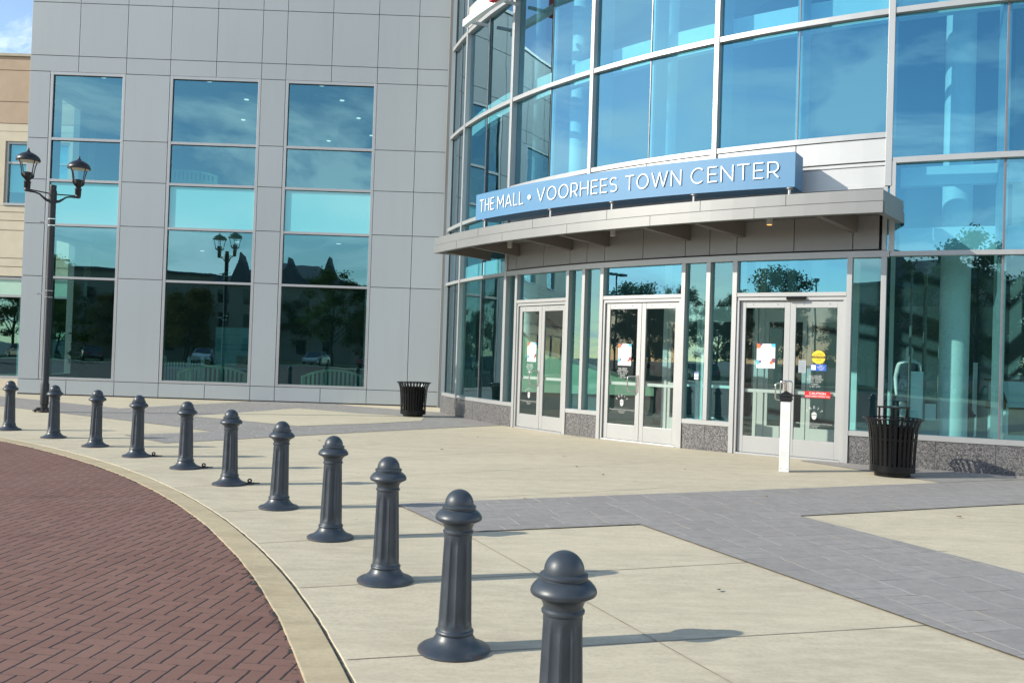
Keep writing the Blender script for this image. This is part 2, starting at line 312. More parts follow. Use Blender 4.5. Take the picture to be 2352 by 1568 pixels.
MT['lamp_on'] = m_emit('lamp_on_mat', (1.0, 0.93, 0.8), 1.0)
MT['lamp_warm'] = m_emit('lamp_warm_mat', (1.0, 0.42, 0.1), 1.6)
MT['lens'] = simple('lamp_reflector_mat', (0.62, 0.58, 0.46), 0.5)
MT['green'] = simple('pale_green_panel_mat', (0.62, 0.86, 0.60), 0.5, var=0.04)
MT['wood'] = simple('brown_wood_mat', (0.17, 0.07, 0.03), 0.5, var=0.2)
MT['olive'] = simple('olive_wood_mat', (0.52, 0.55, 0.34), 0.6, var=0.1)
MT['mannequin'] = simple('mannequin_mat', (0.78, 0.77, 0.74), 0.35, var=0.02)
MT['cloth'] = simple('navy_cloth_mat', (0.03, 0.05, 0.07), 0.8, var=0.1)
MT['bark'] = simple('bark_mat', (0.05, 0.04, 0.032), 0.9, var=0.3)
MT['leaf_a'] = m_leaf('leaf_green_mat', (0.055, 0.085, 0.028), (0.10, 0.135, 0.045))
MT['leaf_b'] = m_leaf('leaf_autumn_mat', (0.09, 0.085, 0.03), (0.15, 0.115, 0.045))
MT['tyre'] = simple('tyre_mat', (0.02, 0.02, 0.02), 0.8)
MT['carglass'] = simple('car_glass_mat', (0.02, 0.025, 0.03), 0.05, spec=0.8)
for n_, c_ in (('silver', (0.5, 0.5, 0.52)), ('carwhite', (0.75, 0.75, 0.74)), ('navy', (0.03, 0.04, 0.09)), ('charcoal', (0.05, 0.05, 0.055)), ('maroon', (0.16, 0.02, 0.02))):
    MT[n_] = simple(n_ + '_car_paint_mat', c_, 0.25, 0.3, var=0.02, coat=0.6)
MT['roofing'] = simple('roof_shingle_mat', (0.10, 0.105, 0.12), 0.85, var=0.2, vs=3)
MT['siding'] = simple('siding_mat', (0.30, 0.26, 0.20), 0.8, var=0.1)

# ------------------------------------------------------------------ mesh builder
class MB:
    def __init__(s): s.v = []; s.f = []; s.m = []
    def add(s, vs, fs, mat=0):
        o = len(s.v); s.v += [tuple(x) for x in vs]
        for f in fs: s.f.append([o + i for i in f]); s.m.append(mat)
        return s
    def box(s, x0, x1, y0, y1, z0, z1, mat=0, T=None):
        vs = [(x, y, z) for z in (z0, z1) for x, y in ((x0, y0), (x1, y0), (x1, y1), (x0, y1))]
        if T: vs = [T(*p) for p in vs]
        return s.add(vs, [(0, 3, 2, 1), (4, 5, 6, 7), (0, 1, 5, 4), (1, 2, 6, 5), (2, 3, 7, 6), (3, 0, 4, 7)], mat)
    def quad(s, pts, mat=0): return s.add(pts, [tuple(range(len(pts)))], mat)
    def prism(s, poly, z0, z1, mat=0, T=None):
        n = len(poly); vs = [(p[0], p[1], z0) for p in poly] + [(p[0], p[1], z1) for p in poly]
        if T: vs = [T(*p) for p in vs]
        return s.add(vs, [tuple(range(n - 1, -1, -1)), tuple(range(n, 2 * n))] + [(i, (i + 1) % n, n + (i + 1) % n, n + i) for i in range(n)], mat)
    def lathe(s, prof, seg=32, c=(0, 0, 0), mat=0, fr=None, cap=True):
        vs = []
        for (r, z) in prof:
            for k in range(seg):
                a = 2 * pi * k / seg; rr = r if fr is None else fr(r, z, a)
                vs.append((c[0] + rr * cos(a), c[1] + rr * sin(a), c[2] + z))
        n = len(prof); fs = [(i * seg + k, i * seg + (k + 1) % seg, (i + 1) * seg + (k + 1) % seg, (i + 1) * seg + k) for i in range(n - 1) for k in range(seg)]
        if cap: fs += [tuple(range(seg - 1, -1, -1)), tuple((n - 1) * seg + k for k in range(seg))]
        return s.add(vs, fs, mat)
    def tube(s, pts, rad, seg=10, mat=0, closed=False):
        P = [Vector(p) for p in pts]; n = len(P); vs = []
        rads = rad if isinstance(rad, (list, tuple)) else [rad] * n
        up = Vector((0, 0, 1)); prev = None
        for i, p in enumerate(P):
            if closed: d = P[(i + 1) % n] - P[i - 1]
            else: d = (P[min(i + 1, n - 1)] - P[max(i - 1, 0)])
            d.normalize()
            if prev is None: a = d.cross(up if abs(d.z) < 0.95 else Vector((1, 0, 0)))
            else: a = prev - d * prev.dot(d)
            a.normalize(); prev = a; b = d.cross(a)
            for k in range(seg):
                t = 2 * pi * k / seg; vs.append(p + (a * cos(t) + b * sin(t)) * rads[i])
        fs = [(i * seg + k, i * seg + (k + 1) % seg, ((i + 1) % n) * seg + (k + 1) % seg, ((i + 1) % n) * seg + k) for i in range(n if closed else n - 1) for k in range(seg)]
        if not closed: fs += [tuple(range(seg - 1, -1, -1)), tuple((n - 1) * seg + k for k in range(seg))]
        return s.add(vs, fs, mat)
    def build(s, name, mats, parent=None, smooth=False, bevel=0.0, loc=None):
        me = bpy.data.meshes.new(name)
        off = Vector(loc) if loc is not None else Vector((0, 0, 0))
        me.from_pydata([tuple(Vector(p) - off) for p in s.v], [], s.f); me.validate()
        if not isinstance(mats, (list, tuple)): mats = [mats]
        for m in mats: me.materials.append(m)
        if len(me.polygons) == len(s.m):
            for p, i in zip(me.polygons, s.m): p.material_index = i
        bm = bmesh.new(); bm.from_mesh(me); bmesh.ops.recalc_face_normals(bm, faces=bm.faces); bm.to_mesh(me); bm.free()
        if smooth:
            for p in me.polygons: p.use_smooth = True
            me.set_sharp_from_angle(angle=R_(38))
        o = bpy.data.objects.new(name, me); C.objects.link(o); o.location = off
        if parent is not None: o.parent = parent
        if bevel:
            b = o.modifiers.new('bevel', 'BEVEL'); b.width = bevel; b.segments = 2; b.limit_method = 'ANGLE'
        return o

def thing(name, label, cat, loc=(0, 0, 0), rz=0, group=None):
    o = bpy.data.objects.new(name, None); C.objects.link(o); o.location = loc; o.rotation_euler = (0, 0, rz)
    o.empty_display_size = 0.3
    o['label'] = label; o['category'] = cat
    if group: o['group'] = group
    return o
def tag(o, label, cat, group=None):
    o['label'] = label; o['category'] = cat
    if group: o['group'] = group
    return o
def struct(o): o['kind'] = 'structure'; return o
def copy_tree(o, parent=None):
    c = o.copy(); C.objects.link(c); c.parent = parent
    for ch in list(o.children): copy_tree(ch, c)
    return c

def text_mesh(mb, txt, height, T, mat=0, width=None, depth=0.0, align='C', thin=0.0):
    """adds the glyph faces of txt to mb; T maps (s, up, out) to the world"""
    cu = bpy.data.curves.new('lettering', 'FONT'); cu.body = txt; cu.size = 1.0; cu.offset = thin; cu.extrude = depth / 2 if depth else 0.0
    cu.resolution_u = 3
    ob = bpy.data.objects.new('lettering', cu); C.objects.link(ob)
    dg = bpy.context.evaluated_depsgraph_get(); me = bpy.data.meshes.new_from_object(ob.evaluated_get(dg))
    bpy.data.objects.remove(ob); bpy.data.curves.remove(cu)
    xs = [v.co.x for v in me.vertices]
    if not xs: return 0
    x0, x1 = min(xs), max(xs); k = height / 0.73; kx = k if width is None else width / (x1 - x0)
    w = (x1 - x0) * kx; o = {'C': -w / 2, 'L': 0.0, 'R': -w}[align]
    vs = [T((v.co.x - x0) * kx + o, v.co.y * k, v.co.z + depth / 2) for v in me.vertices]
    mb.add(vs, [tuple(p.vertices) for p in me.polygons], mat); bpy.data.meshes.remove(me)
    return w

# ------------------------------------------------------------------ the cylinder wall's frame of reference
CX, CY, RW = 13.173, 28.298, 15.6
def cyl(th, r=RW, z=0.0): a = R_(th); return Vector((CX + r * cos(a), CY + r * sin(a), z))
def arcbox(mb, t0, t1, r0, r1, z0, z1, step=1.3, mat=0):
    n = max(1, int(abs(t1 - t0) / step + 0.5)); vs = []
    for i in range(n + 1):
        t = t0 + (t1 - t0) * i / n
        vs += [cyl(t, r0, z0), cyl(t, r1, z0), cyl(t, r1, z1), cyl(t, r0, z1)]
    fs = [(0, 1, 2, 3), (n * 4 + 3, n * 4 + 2, n * 4 + 1, n * 4)]
    for i in range(n):
        for k in range(4): fs.append((i * 4 + k, (i + 1) * 4 + k, (i + 1) * 4 + (k + 1) % 4, i * 4 + (k + 1) % 4))
    mb.add(vs, fs, mat); return mb
class Chord:
    """flat frame on the wall between two angles: (s along, d out, z up)"""
    def __init__(s, t0, t1, r=RW):
        a, b = cyl(t0, r), cyl(t1, r); s.o = a; s.w = (b - a).length; s.t = (b - a).normalized(); s.n = Vector((s.t.y, -s.t.x, 0))
    def __call__(s, x, d, z): return s.o + s.t * x + s.n * d + Vector((0, 0, z))
    def text(s, x, z, d=0.004): return lambda a, u, out: s(x + a, d + out, z + u)
def sub(ch, th):   # s along a chord of an angle
    q = cyl(th); return (q - ch.o).dot(ch.t)

# ------------------------------------------------------------------ ground
BC = Vector((-21.39, -3.27, 0))
def ring(mb, r0, r1, a0, a1, z, n=160, nr=1):
    vs = []; 
    for j in range(nr + 1):
        rr = r0 + (r1 - r0) * j / nr
        for i in range(n + 1):
            a = R_(a0 + (a1 - a0) * i / n); vs.append((BC.x + rr * cos(a), BC.y + rr * sin(a), z))
    fs = [(j * (n + 1) + i, j * (n + 1) + i + 1, (j + 1) * (n + 1) + i + 1, (j + 1) * (n + 1) + i) for j in range(nr) for i in range(n)]
    mb.add(vs, fs); return mb
g = MB(); g.quad([(-900, -900, -0.09), (900, -900, -0.09), (900, 900, -0.09), (-900, 900, -0.09)]); struct(g.build('ground', MT['asphalt']))
g = MB(); g.lathe([(0.01, -0.007), (21.80, -0.007)], 220, BC, cap=False); struct(g.build('brick_road', MT['herring']))
def m_crumbs():
    t = NT('asphalt_crumb_mat'); v = t.coord(); tc = t.node('ShaderNodeTexCoord')
    b = t.node('ShaderNodeBsdfPrincipled'); b.inputs['Base Color'].default_value = (0.035, 0.033, 0.034, 1); b.inputs['Roughness'].default_value = 0.95
    tr = t.node('ShaderNodeBsdfTransparent'); s = t.node('ShaderNodeSeparateXYZ'); t.link(tc.outputs['Object'], s.inputs[0])
    dx = t.m('ADD', s.outputs[0], 21.39); dy = t.m('ADD', s.outputs[1], 3.27); r = t.m('SQRT', t.m('ADD', t.m('MULTIPLY', dx, dx), t.m('MULTIPLY', dy, dy)))
    k = t.m('DIVIDE', t.m('SUBTRACT', r, 21.5), 0.31, clamp=True); n = t.noise(v, 9, 6, 0.8); n2 = t.noise(v, 1.1, 3)
    f = t.m('GREATER_THAN', t.m('ADD', n, t.m('MULTIPLY', n2, 0.25)), t.m('SUBTRACT', 0.98, t.m('MULTIPLY', t.m('MULTIPLY', k, k), 0.36)))
    mx = t.node('ShaderNodeMixShader'); t.link(f, mx.inputs[0]); t.link(tr.outputs[0], mx.inputs[1]); t.link(b.outputs[0], mx.inputs[2]); t.link(mx.outputs[0], t.out.inputs[0]); return t.mat
# kerb: a real strip with rounded edges, a gritty gap behind it, then the slab
g = MB()
n = 420; vs = []
prof = [(21.80, -0.09), (21.80, -0.003), (21.808, 0.0), (21.999, 0.002), (22.005, -0.003), (22.006, -0.09)]
for i in range(n):
    a = 2 * pi * i / n; w = random.uniform(-0.006, 0.006)
    for k, (r, z) in enumerate(prof): 
        rr = r + (w if k < 3 else w * .4); vs.append((BC.x + rr * cos(a), BC.y + rr * sin(a), z))
m_ = len(prof)
g.add(vs, [(i * m_ + k, ((i + 1) % n) * m_ + k, ((i + 1) % n) * m_ + k + 1, i * m_ + k + 1) for i in range(n) for k in range(m_ - 1)])
struct(g.build('curb', MT['curb']))
KJ = MB()
for a_ in (26.2, 34.6, 43.3, 51.6, 60, 17.9): p0 = BC + Vector((cos(R_(a_)), sin(R_(a_)), 0)) * 21.807; p1 = BC + Vector((cos(R_(a_)), sin(R_(a_)), 0)) * 21.99; KJ.quad([p0 + Vector((-.005, .0, .0055)), p1 + Vector((-.005, 0, .0065)), p1 + Vector((.004, .004, .0065)), p0 + Vector((.004, .004, .0055))])
struct(KJ.build('curb_joint', MT['grit']))
g = MB(); ring(g, 21.95, 22.08, 0, 360, -0.0075, 300); struct(g.build('gutter_gap', MT['grit']))
g = MB(); ring(g, 21.5, 21.81, 8, 75, -0.0035, 260); struct(g.build('road_grit', m_crumbs()))
SW = MB()
nA = 420; vs = []
for i in range(nA + 1):
    a = R_(-24 + 134 * i / nA); w = random.uniform(-0.004, 0.004)
    for r, z in ((22.024 + w, -0.09), (22.024 + w, -0.003), (22.028 + w, 0.0), (90, 0.0)): vs.append((BC.x + r * cos(a), BC.y + r * sin(a), z))
SW.add(vs, [(i * 4 + k, (i + 1) * 4 + k, (i + 1) * 4 + k + 1, i * 4 + k + 1) for i in range(nA) for k in range(3)])
struct(SW.build('sidewalk', MT['concrete']))
g = MB(); ring(g, 22.03, 24.6, 110, 336, 0.0, 200); struct(g.build('ring_path', MT['concrete']))
g = MB(); ring(g, 24.6, 28.6, 110, 336, -0.03, 160); ring(g, 34, 75, 110, 336, -0.03, 160, 3); struct(g.build('lawn', MT['grass']))
# control joints
J = MB()
def strip(mb, a, b, w, z):
    a, b = Vector((*a, 0)), Vector((*b, 0)); d = (b - a).normalized(); nn = Vector((-d.y, d.x, 0)) * w / 2; zz = Vector((0, 0, z))
    mb.quad([a - nn + zz, b - nn + zz, b + nn + zz, a + nn + zz])
BANG = [20.91, 24.7, 28.5, 32.42, 36.69, 40.61, 44.36, 48.15, 52.08, 56.28, 60.1, 63.9]
E1 = Vector((cos(R_(23.6)), sin(R_(23.6)), 0)); E2 = Vector((E1.y, -E1.x, 0))
def EV(u, v): p = E1 * u + E2 * v; return (p.x, p.y)
for i, a in enumerate([17.0] + BANG):
    p = BC + Vector((cos(R_(a)), sin(R_(a)), 0)) * 22.04; d = (p - Vector((-19.6, -0.6, 0))).normalized()
    L_ = 5.6 if i < 5 else 7.5
    strip(J, (p.x, p.y), (p.x + d.x * L_, p.y + d.y * L_), 0.009, 0.003)
strip(J, EV(2.82, -7.35), EV(2.86, 2.0), 0.010, 0.0035)
strip(J, EV(1.5, -12.2), EV(7.6, -13.4), 0.008, 0.003)
strip(J, EV(6.62, -3.9), EV(12.0, -4.1), 0.008, 0.003)
strip(J, (-7.0, 20.6), (-3.0, 21.6), 0.01, 0.003)
struct(J.build('sidewalk_joint', MT['joint']))
# stamped grey bands, each a sheet with a slightly ragged edge
def band(polys, name):
    mb = MB()
    for poly in polys:
        pts = []
        for i in range(len(poly)):
            a, b = Vector(poly[i]), Vector(poly[(i + 1) % len(poly)]); L_ = (b - a).length; k = max(1, int(L_ / 0.12))
            nn = Vector((-(b - a).y, (b - a).x)).normalized()
            for q in range(k):
                w = random.uniform(-0.006, 0.006) if q else 0
                pts.append((*(a + (b - a) * q / k + nn * w), 0.006))
        mb.quad(pts)
    return struct(mb.build(name, MT['stamped']))
band([[EV(2.65, -9.0), EV(32, -9.0), EV(32, -7.35), EV(6.6, -7.35), EV(6.63, 6), EV(4.65, 6), EV(4.63, -7.35), EV(2.78, -7.45)]], 'paving_band')
band([[EV(10.38, -11.6), EV(34, -11.6), EV(34, -9.02), EV(10.62, -9.02)]], 'paving_band')
band([[(-22, 29.7), (-14.16, 24.58), (-9.46, 21.5), (-7.67, 25.75), (-7.55, 26.05), (-5.15, 26.05), (-4.45, 25.27), (-1.75, 23.82), (-1.2, 22.4), (-0.18, 20.11), (-1.57, 18.75), (-2.66, 17.6), (-4.68, 15.27), (-5.54, 14.3), (-6.67, 15.34),
       (-5.5, 16.45), (-6.43, 17.22), (-8.63, 18.72), (-12.11, 21.02), (-22, 27.6)]], 'paving_band')
for poly in ([(-7.12, 19.83), (-4.34, 18.16), (-2.96, 19.48), (-2.05, 20.6), (-2.1, 21.9), (-3.7, 22.35), (-5.62, 23.5)],):
    mb = MB(); mb.quad([(*p, 0.0105) for p in poly]); struct(mb.build('concrete_inlay', MT['concrete']))
# thin dark shrink line round the bands
J2 = MB()
for a, b in ((EV(4.63, -7.35), EV(4.65, 6)), (EV(2.78, -7.43), EV(4.63, -7.36)), (EV(6.6, -7.345), EV(20, -7.345)), (EV(2.65, -9.0), EV(2.78, -7.45))):
    strip(J2, a, b, 0.014, 0.009)
struct(J2.build('paving_edge', MT['grit']))

# ------------------------------------------------------------------ grey panel building (left)
FX, FY, FA = -14.383, 25.896, R_(0.88)
bld = thing('panel_building', 'grey metal panelled mall block with three tall teal windows', 'building', (FX, FY, 0), FA)
VJ = [-0.06, 1.36, 2.76, 4.05, 5.40, 6.73, 7.45, 8.79, 10.145, 11.335, 12.43]
HJ = [0.03, 0.45, 3.475, 5.02, 6.32, 7.535, 9.505, 9.98, 11.555, 12.9]
WIN = [(0.55, 2.75), (4.05, 6.73), (7.45, 10.15)]
WZ0, WZ1 = 0.45, 9.52
gap = 0.016
pn = MB()
def fpan(x0, x1, z0, z1):
    pn.box(x0 + gap / 2, x1 - gap / 2, -0.0, 0.05, z0 + gap / 2, z1 - gap / 2)
for c in range(len(VJ) - 1): fpan(VJ[c], VJ[c + 1], HJ[0], HJ[1])
for r in range(6, 9):
    for c in range(len(VJ) - 1): fpan(VJ[c], VJ[c + 1], HJ[r], HJ[r + 1])
for r in range(1, 6):
    for x0, x1 in ((-0.06, 0.55), (2.75, 4.05), (6.73, 7.45), (10.15, 11.335), (11.335, 12.43)): fpan(x0, x1, HJ[r], HJ[r + 1])
pn.build('wall', MT['panel'], bld, bevel=0.004)
bk = MB()
bk.box(-0.05, 12.42, 0.052, 0.30, 0.0, WZ0); bk.box(-0.05, 12.42, 0.052, 0.30, WZ1, 12.9)
for x0, x1 in ((-0.05, 0.55), (2.75, 4.05), (6.73, 7.45), (10.15, 12.42)): bk.box(x0, x1, 0.052, 0.30, WZ0, WZ1)
bk.box(12.42, 12.9, 0.25, 0.6, 0, 12.9)
bk.build('backing', MT['dark'], bld)
cp = MB(); cp.box(-0.10, 12.43, -0.03, 0.5, 12.9, 13.0); cp.build('parapet_cap', MT['alu'], bld)
pl = MB(); pl.box(-0.05, 12.42, 0.012, 0.05, 0.0, 0.034); pl.build('base_trim', MT['dark'], bld)
# shell of the rooms behind the glass
sh = MB()
ROOM_D = 9.0
sh.box(-0.05, 13.0, ROOM_D, ROOM_D + 0.2, 0, 12.9)
sh.box(12.9, 13.1, 0.3, ROOM_D, 0, 12.9)
for y0, y1, z0, z1 in ((0.30, 1.55, 0, 12.9), (2.75, ROOM_D, 0, 12.9), (1.55, 2.75, 0, 0.55), (1.55, 2.75, 4.75, 6.4), (1.55, 2.75, 9.2, 12.9)): sh.box(-0.05, 0.15, y0, y1, z0, z1)
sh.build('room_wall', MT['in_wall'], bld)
sh = MB(); sh.box(-0.05, 13.0, 0.3, ROOM_D, 12.6, 12.85); sh.box(0.15, 12.9, 0.31, ROOM_D, 4.98, 6.25); sh.build('floor_slab', MT['in_wall'], bld)
sh = MB(); sh.box(0.15, 12.9, 0.31, ROOM_D, 9.62, 9.72)
for k in range(12): sh.box(0.15 + k * 1.1, 0.17 + k * 1.1, 0.32, ROOM_D, 9.612, 9.622)
for k in range(7): sh.box(0.15, 12.9, 0.5 + k * 1.2, 0.52 + k * 1.2, 9.611, 9.6205)
sh.build('ceiling', MT['in_ceiling'], bld)
sh = MB(); sh.box(0.15, 12.9, 0.31, ROOM_D, 4.90, 4.975); sh.build('ceiling', MT['in_ceiling'], bld)
sh = MB(); sh.box(0.15, 12.9, 0.31, ROOM_D, 0.004, 0.05); sh.build('floor', MT['in_floor'], bld)
for (x, y, z) in ((1.75, 0.75, 9.60), (4.95, 0.75, 9.60), (5.55, 2.6, 9.60), (8.35, 0.75, 9.60), (8.7, 2.3, 9.60), (8.9, 4.4, 9.60), (9.0, 6.8, 9.60), (7.2, 7.9, 9.6), (4.7, 5.2, 9.6), (8.9, 1.5, 4.895), (9.9, 3.2, 4.895), (5.6, 2.0, 4.895), (9.3, 6.0, 4.895), (3.5, 5.0, 4.895)):
    lm = MB(); lm.lathe([(0.075, 0.0), (0.075, 0.012)], 20, (x, y, z)); lm.build('ceiling_light', MT['lamp_on'], bld)
for x, y in ((6.25, 3.2), (9.75, 3.4)):
    cl = MB(); cl.lathe([(0.26, 0.05), (0.26, 4.9)], 28, (x, y, 0)); cl.build('column', MT['in_white'], bld, smooth=True)
TZ = [(3.414, 3.482), (4.965, 5.041), (6.267, 6.345), (7.487, 7.567)]
GZ = [(0.53, 3.414), (3.482, 4.965), (5.041, 6.267), (6.345, 7.487), (7.567, 9.42)]
for x0, x1 in WIN:
    fr = MB(); f = 0.088
    fr.box(x0 + 0.006, x0 + f, 0.005, 0.16, WZ0 + 0.006, WZ1 - 0.006); fr.box(x1 - f, x1 - 0.006, 0.005, 0.16, WZ0 + 0.006, WZ1 - 0.006)
    fr.box(x0 + f, x1 - f, 0.007, 0.16, WZ0 + 0.006, 0.53); fr.box(x0 + f, x1 - f, 0.007, 0.16, 9.42, WZ1 - 0.006)
    for z0, z1 in TZ: fr.box(x0 + f, x1 - f, 0.008, 0.16, z0, z1)
    wo = fr.build('window', MT['alu'], bld, bevel=0.004)
    for k, (z0, z1) in enumerate(GZ):
        p = MB()
        if k == 2:
            p.box(x0 + f, x1 - f, 0.06, 0.08, z0, z1); p.build('spandrel_panel', MT['spandrel'], wo)
        else:
            p.quad([(x0 + f, 0.07, z0), (x1 - f, 0.07, z0), (x1 - f, 0.07, z1), (x0 + f, 0.07, z1)]); p.build('pane', MT['glass_teal'], wo)
    gs = MB()
    for z0, z1 in GZ:
        gs.box(x0 + f, x1 - f, 0.045, 0.066, z1 - 0.014, z1); gs.box(x0 + f, x0 + f + 0.014, 0.045, 0.066, z0, z1 - 0.014)
    gs.build('gasket', MT['gasket'], wo)

# ------------------------------------------------------------------ glass rotunda (curved curtain wall)
rot = thing('glass_rotunda', 'curved blue glass curtain wall of the mall entrance above granite base', 'building', (0, 0, 0))
T0, T1 = -163.8, -96.0
EN0, EN1 = -148.75, -117.1
THICK = [-158.6, -148.65, -138.5, -127.96, -117.1, -105.6]
THIN = [-161.2, -153.75, -143.4, -133.25, -122.55, -110.92, -100.6]
ZT = 12.6
def lvl(t): return t
# rings (transoms)
def ringpart(t0, t1, z0, z1, name='transom', proud=0.045, mat='alu'):
    mb = MB(); arcbox(mb, t0, t1, RW - 0.10, RW + proud, z0, z1); return mb.build(name, MT[mat], rot)
ringpart(T0, T1, 9.80, 9.90); ringpart(T0, T1, 7.39, 7.48); ringpart(T0, T1, 12.5, 12.6, 'parapet_cap')
ringpart(T0, EN0 - 0.2, 4.88, 4.97); ringpart(EN1 + 0.2, T1, 4.93, 5.02)
ringpart(EN0, EN1, 5.36, 5.45)
ringpart(T0, EN0 - 0.2, 3.415, 3.49); ringpart(EN1 + 0.2, T1, 3.415, 3.49)
DOORS = [(-147.12, -140.24), (-137.02, -129.78), (-126.40, -118.97)]
BASES = [(T0, -147.12), (-140.24, -137.02), (-129.78, -126.40), (-118.97, T1)]
for t0, t1 in BASES: ringpart(t0, t1, 0.462, 0.545, 'sill', 0.05)
# granite base with joints
for t0, t1, js in ((T0, -147.14, [-160.5, -157.2, -154.2, -151.43, -148.94]), (-140.22, -137.04, [-138.65]), (-129.76, -126.42, [-128.09]), (-118.95, T1, [-117.2, -114.2, -111.1, -108.0, -105.0, -102, -99])):
    gr = MB(); e = [t0] + js + [t1]
    for a, b in zip(e, e[1:]): arcbox(gr, a + 0.012, b - 0.012, RW - 0.2, RW + 0.035, 0.0, 0.455)
    arcbox(gr, t0 + 0.01, t1 - 0.01, RW - 0.22, RW + 0.022, 0.0, 0.45, mat=1)
    gr.build('granite_base', [MT['granite'], MT['dark']], rot)
# verticals
def vert(t, w, z0, z1, name, mat, proud, back=0.10):
    mb = MB(); dt = math.degrees(w / RW) / 2; ch = Chord(t - dt, t + dt)
    mb.box(0, ch.w, -back, proud, z0, z1, T=ch); return mb.build(name, MT[mat], rot, bevel=0.003)
for t in THICK:
    if t == EN0 + 0.1 or t in (-148.65,): vert(t, 0.09, 0.545, ZT - 0.1, 'mullion', 'alu', 0.062)
    elif t == -117.1: vert(t, 0.10, 4.56, ZT - 0.1, 'mullion', 'alu', 0.062)
    elif EN0 < t < EN1: vert(t, 0.09, 5.0, ZT - 0.1, 'mullion', 'alu', 0.062)
    else: vert(t, 0.09, 0.545, ZT - 0.1, 'mullion', 'alu', 0.062)
for t in THIN:
    z0 = 5.45 if EN0 < t < EN1 else 0.545
    vert(t, 0.022 if t < -115 else 0.035, z0, ZT - 0.1, 'joint_mullion', 'butt', -0.03, 0.06)
# edge return to the grey block: posts with reveals
rt = MB()
a = cyl(T0, RW + 0.03); b = Vector((-1.955, 26.12, 0)); d = (b - a).normalized(); L_ = (b - a).length; nn = Vector((-d.y, d.x, 0))
def RT(s, o, z): return a + d * s + nn * o + Vector((0, 0, z))
for s0, s1, o0, o1 in ((0.0, 0.10, -0.05, 0.05), (0.13, 0.55, -0.05, 0.012), (0.58, 0.66, -0.05, 0.05), (0.69, L_, -0.05, 0.012)): rt.box(s0, s1, o0, o1, 0.0, ZT, T=RT)
rt.build('corner_trim', MT['panel'], rot)
rb = MB(); rb.box(0, L_ + 0.3, -0.12, -0.052, 0, ZT, T=RT); rb.build('corner_backing', MT['dark'], rot)
# panes, each flat between two verticals
def pane(t0, t1, z0, z1, mat='glass_blue', inset=0.045, pw=0.03):
    ch = Chord(t0, t1, RW - inset); mb = MB(); tw = random.uniform(-0.004, 0.004) - (ch.w / 2 * math.tan(R_(3.0)) if -155 < t0 and t1 < -143 else 0.0); tz = random.uniform(-0.004, 0.004)
    mb.quad([ch(0, tw, z0), ch(ch.w, -tw, z0), ch(ch.w, -tw + tz, z1), ch(0, tw + tz, z1)]); return mb.build('pane', MT[mat], rot)
GRID = sorted([T0] + THICK + THIN + [T1])
for t0, t1 in zip(GRID, GRID[1:]):
    inn = EN0 - 0.3 < t0 and t1 < EN1 + 0.3
    pane(t0, t1, 9.90, 12.5); pane(t0, t1, 7.48, 9.80)
    if inn: pane(t0, t1, 5.45, 7.39)
    elif t1 < -148: pane(t0, t1, 4.97, 7.39); pane(t0, t1, 3.49, 4.88); pane(t0, t1, 0.545, 3.415, 'glass_low')
    else: pane(t0, t1, 5.02, 7.39); pane(t0, t1, 3.49, 4.93); pane(t0, t1, 0.545, 3.415, 'glass_low')
for t in THICK + THIN:
    if t < -150 or t > -100: continue
    z0 = 5.45 if EN0 - 0.2 < t < EN1 + 0.2 else 0.545
    mb = MB(); ch = Chord(t - 0.22, t + 0.22); mb.box(0, ch.w, -0.52, -0.11, z0, 12.4, T=ch); mb.build('mullion_fin', MT['in_fin'], rot)
# panels over the entrance
pm = MB()
js = [EN0 + 0.15, -143.4, -138.5, -133.25, -127.96, -122.55, EN1 - 0.12]
for t0, t1 in zip(js, js[1:]):
    arcbox(pm, t0 + 0.03, t1 - 0.03, RW - 0.08, RW + 0.02, 4.985, 5.35); arcbox(pm, t0 + 0.03, t1 - 0.03, RW - 0.08, RW + 0.02, 4.585, 4.90)
arcbox(pm, js[0], js[-1], RW - 0.08, RW + 0.04, 4.905, 4.955); arcbox(pm, js[0], js[-1], RW - 0.08, RW + 0.04, 4.535, 4.58); arcbox(pm, js[0], js[-1], RW - 0.08, RW + 0.01, 4.1, 4.53)
pm.build('upper_panel', MT['white_panel'], rot)
bk = MB(); arcbox(bk, EN0, EN1, RW - 0.14, RW - 0.082, 3.5, 5.40); bk.build('panel_backing', MT['dark'], rot)
ep = MB(); js = [EN0 + 0.1, -147.1, -143.4, -140.3, -138.5, -136.75, -133.3, -129.9, -128.1, -126.2, -122.5, -119.0, -117.5]
for t0, t1 in zip(js, js[1:]): arcbox(ep, t0 + 0.022, t1 - 0.022, RW - 0.08, RW + 0.03, 3.535, 4.095)
ep.build('entry_panel', MT['entry_panel'], rot)
ringpart(EN0 - 0.17, EN1 + 0.17, 3.40, 3.505, 'header', 0.058)
# side post of the panel zone (right)
sp = MB(); arcbox(sp, EN1 - 0.25, EN1 + 0.0, RW - 0.08, RW + 0.045, 3.51, 4.55); arcbox(sp, EN1 + 0.12, EN1 + 0.42, RW - 0.08, RW + 0.05, 3.49, 4.95); sp.build('side_post', MT['alu'], rot)
# entrance jambs and sidelights
def jamb(t0, t1, z0, z1, proud=0.058):
    mb = MB(); ch = Chord(t0, t1); mb.box(0, ch.w, -0.12, proud, z0, z1, T=ch); return mb.build('jamb', MT['alu'], rot, bevel=0.004)
for a, b in DOORS: jamb(a, a + 0.32, 0.0, 3.40); jamb(b - 0.30, b, 0.0, 3.40)
for t in (-138.69, -128.09, -117.2): jamb(t - 0.15, t + 0.15, 0.545, 3.40)
jamb(-148.9, -148.62, 0.545, 3.40)
for a, b in ((-148.62, -147.12), (-140.24, -138.84), (-138.54, -137.02), (-129.78, -128.24), (-127.94, -126.40), (-118.97, -117.35)): pane(a, b, 0.545, 3.40, 'glass_low')
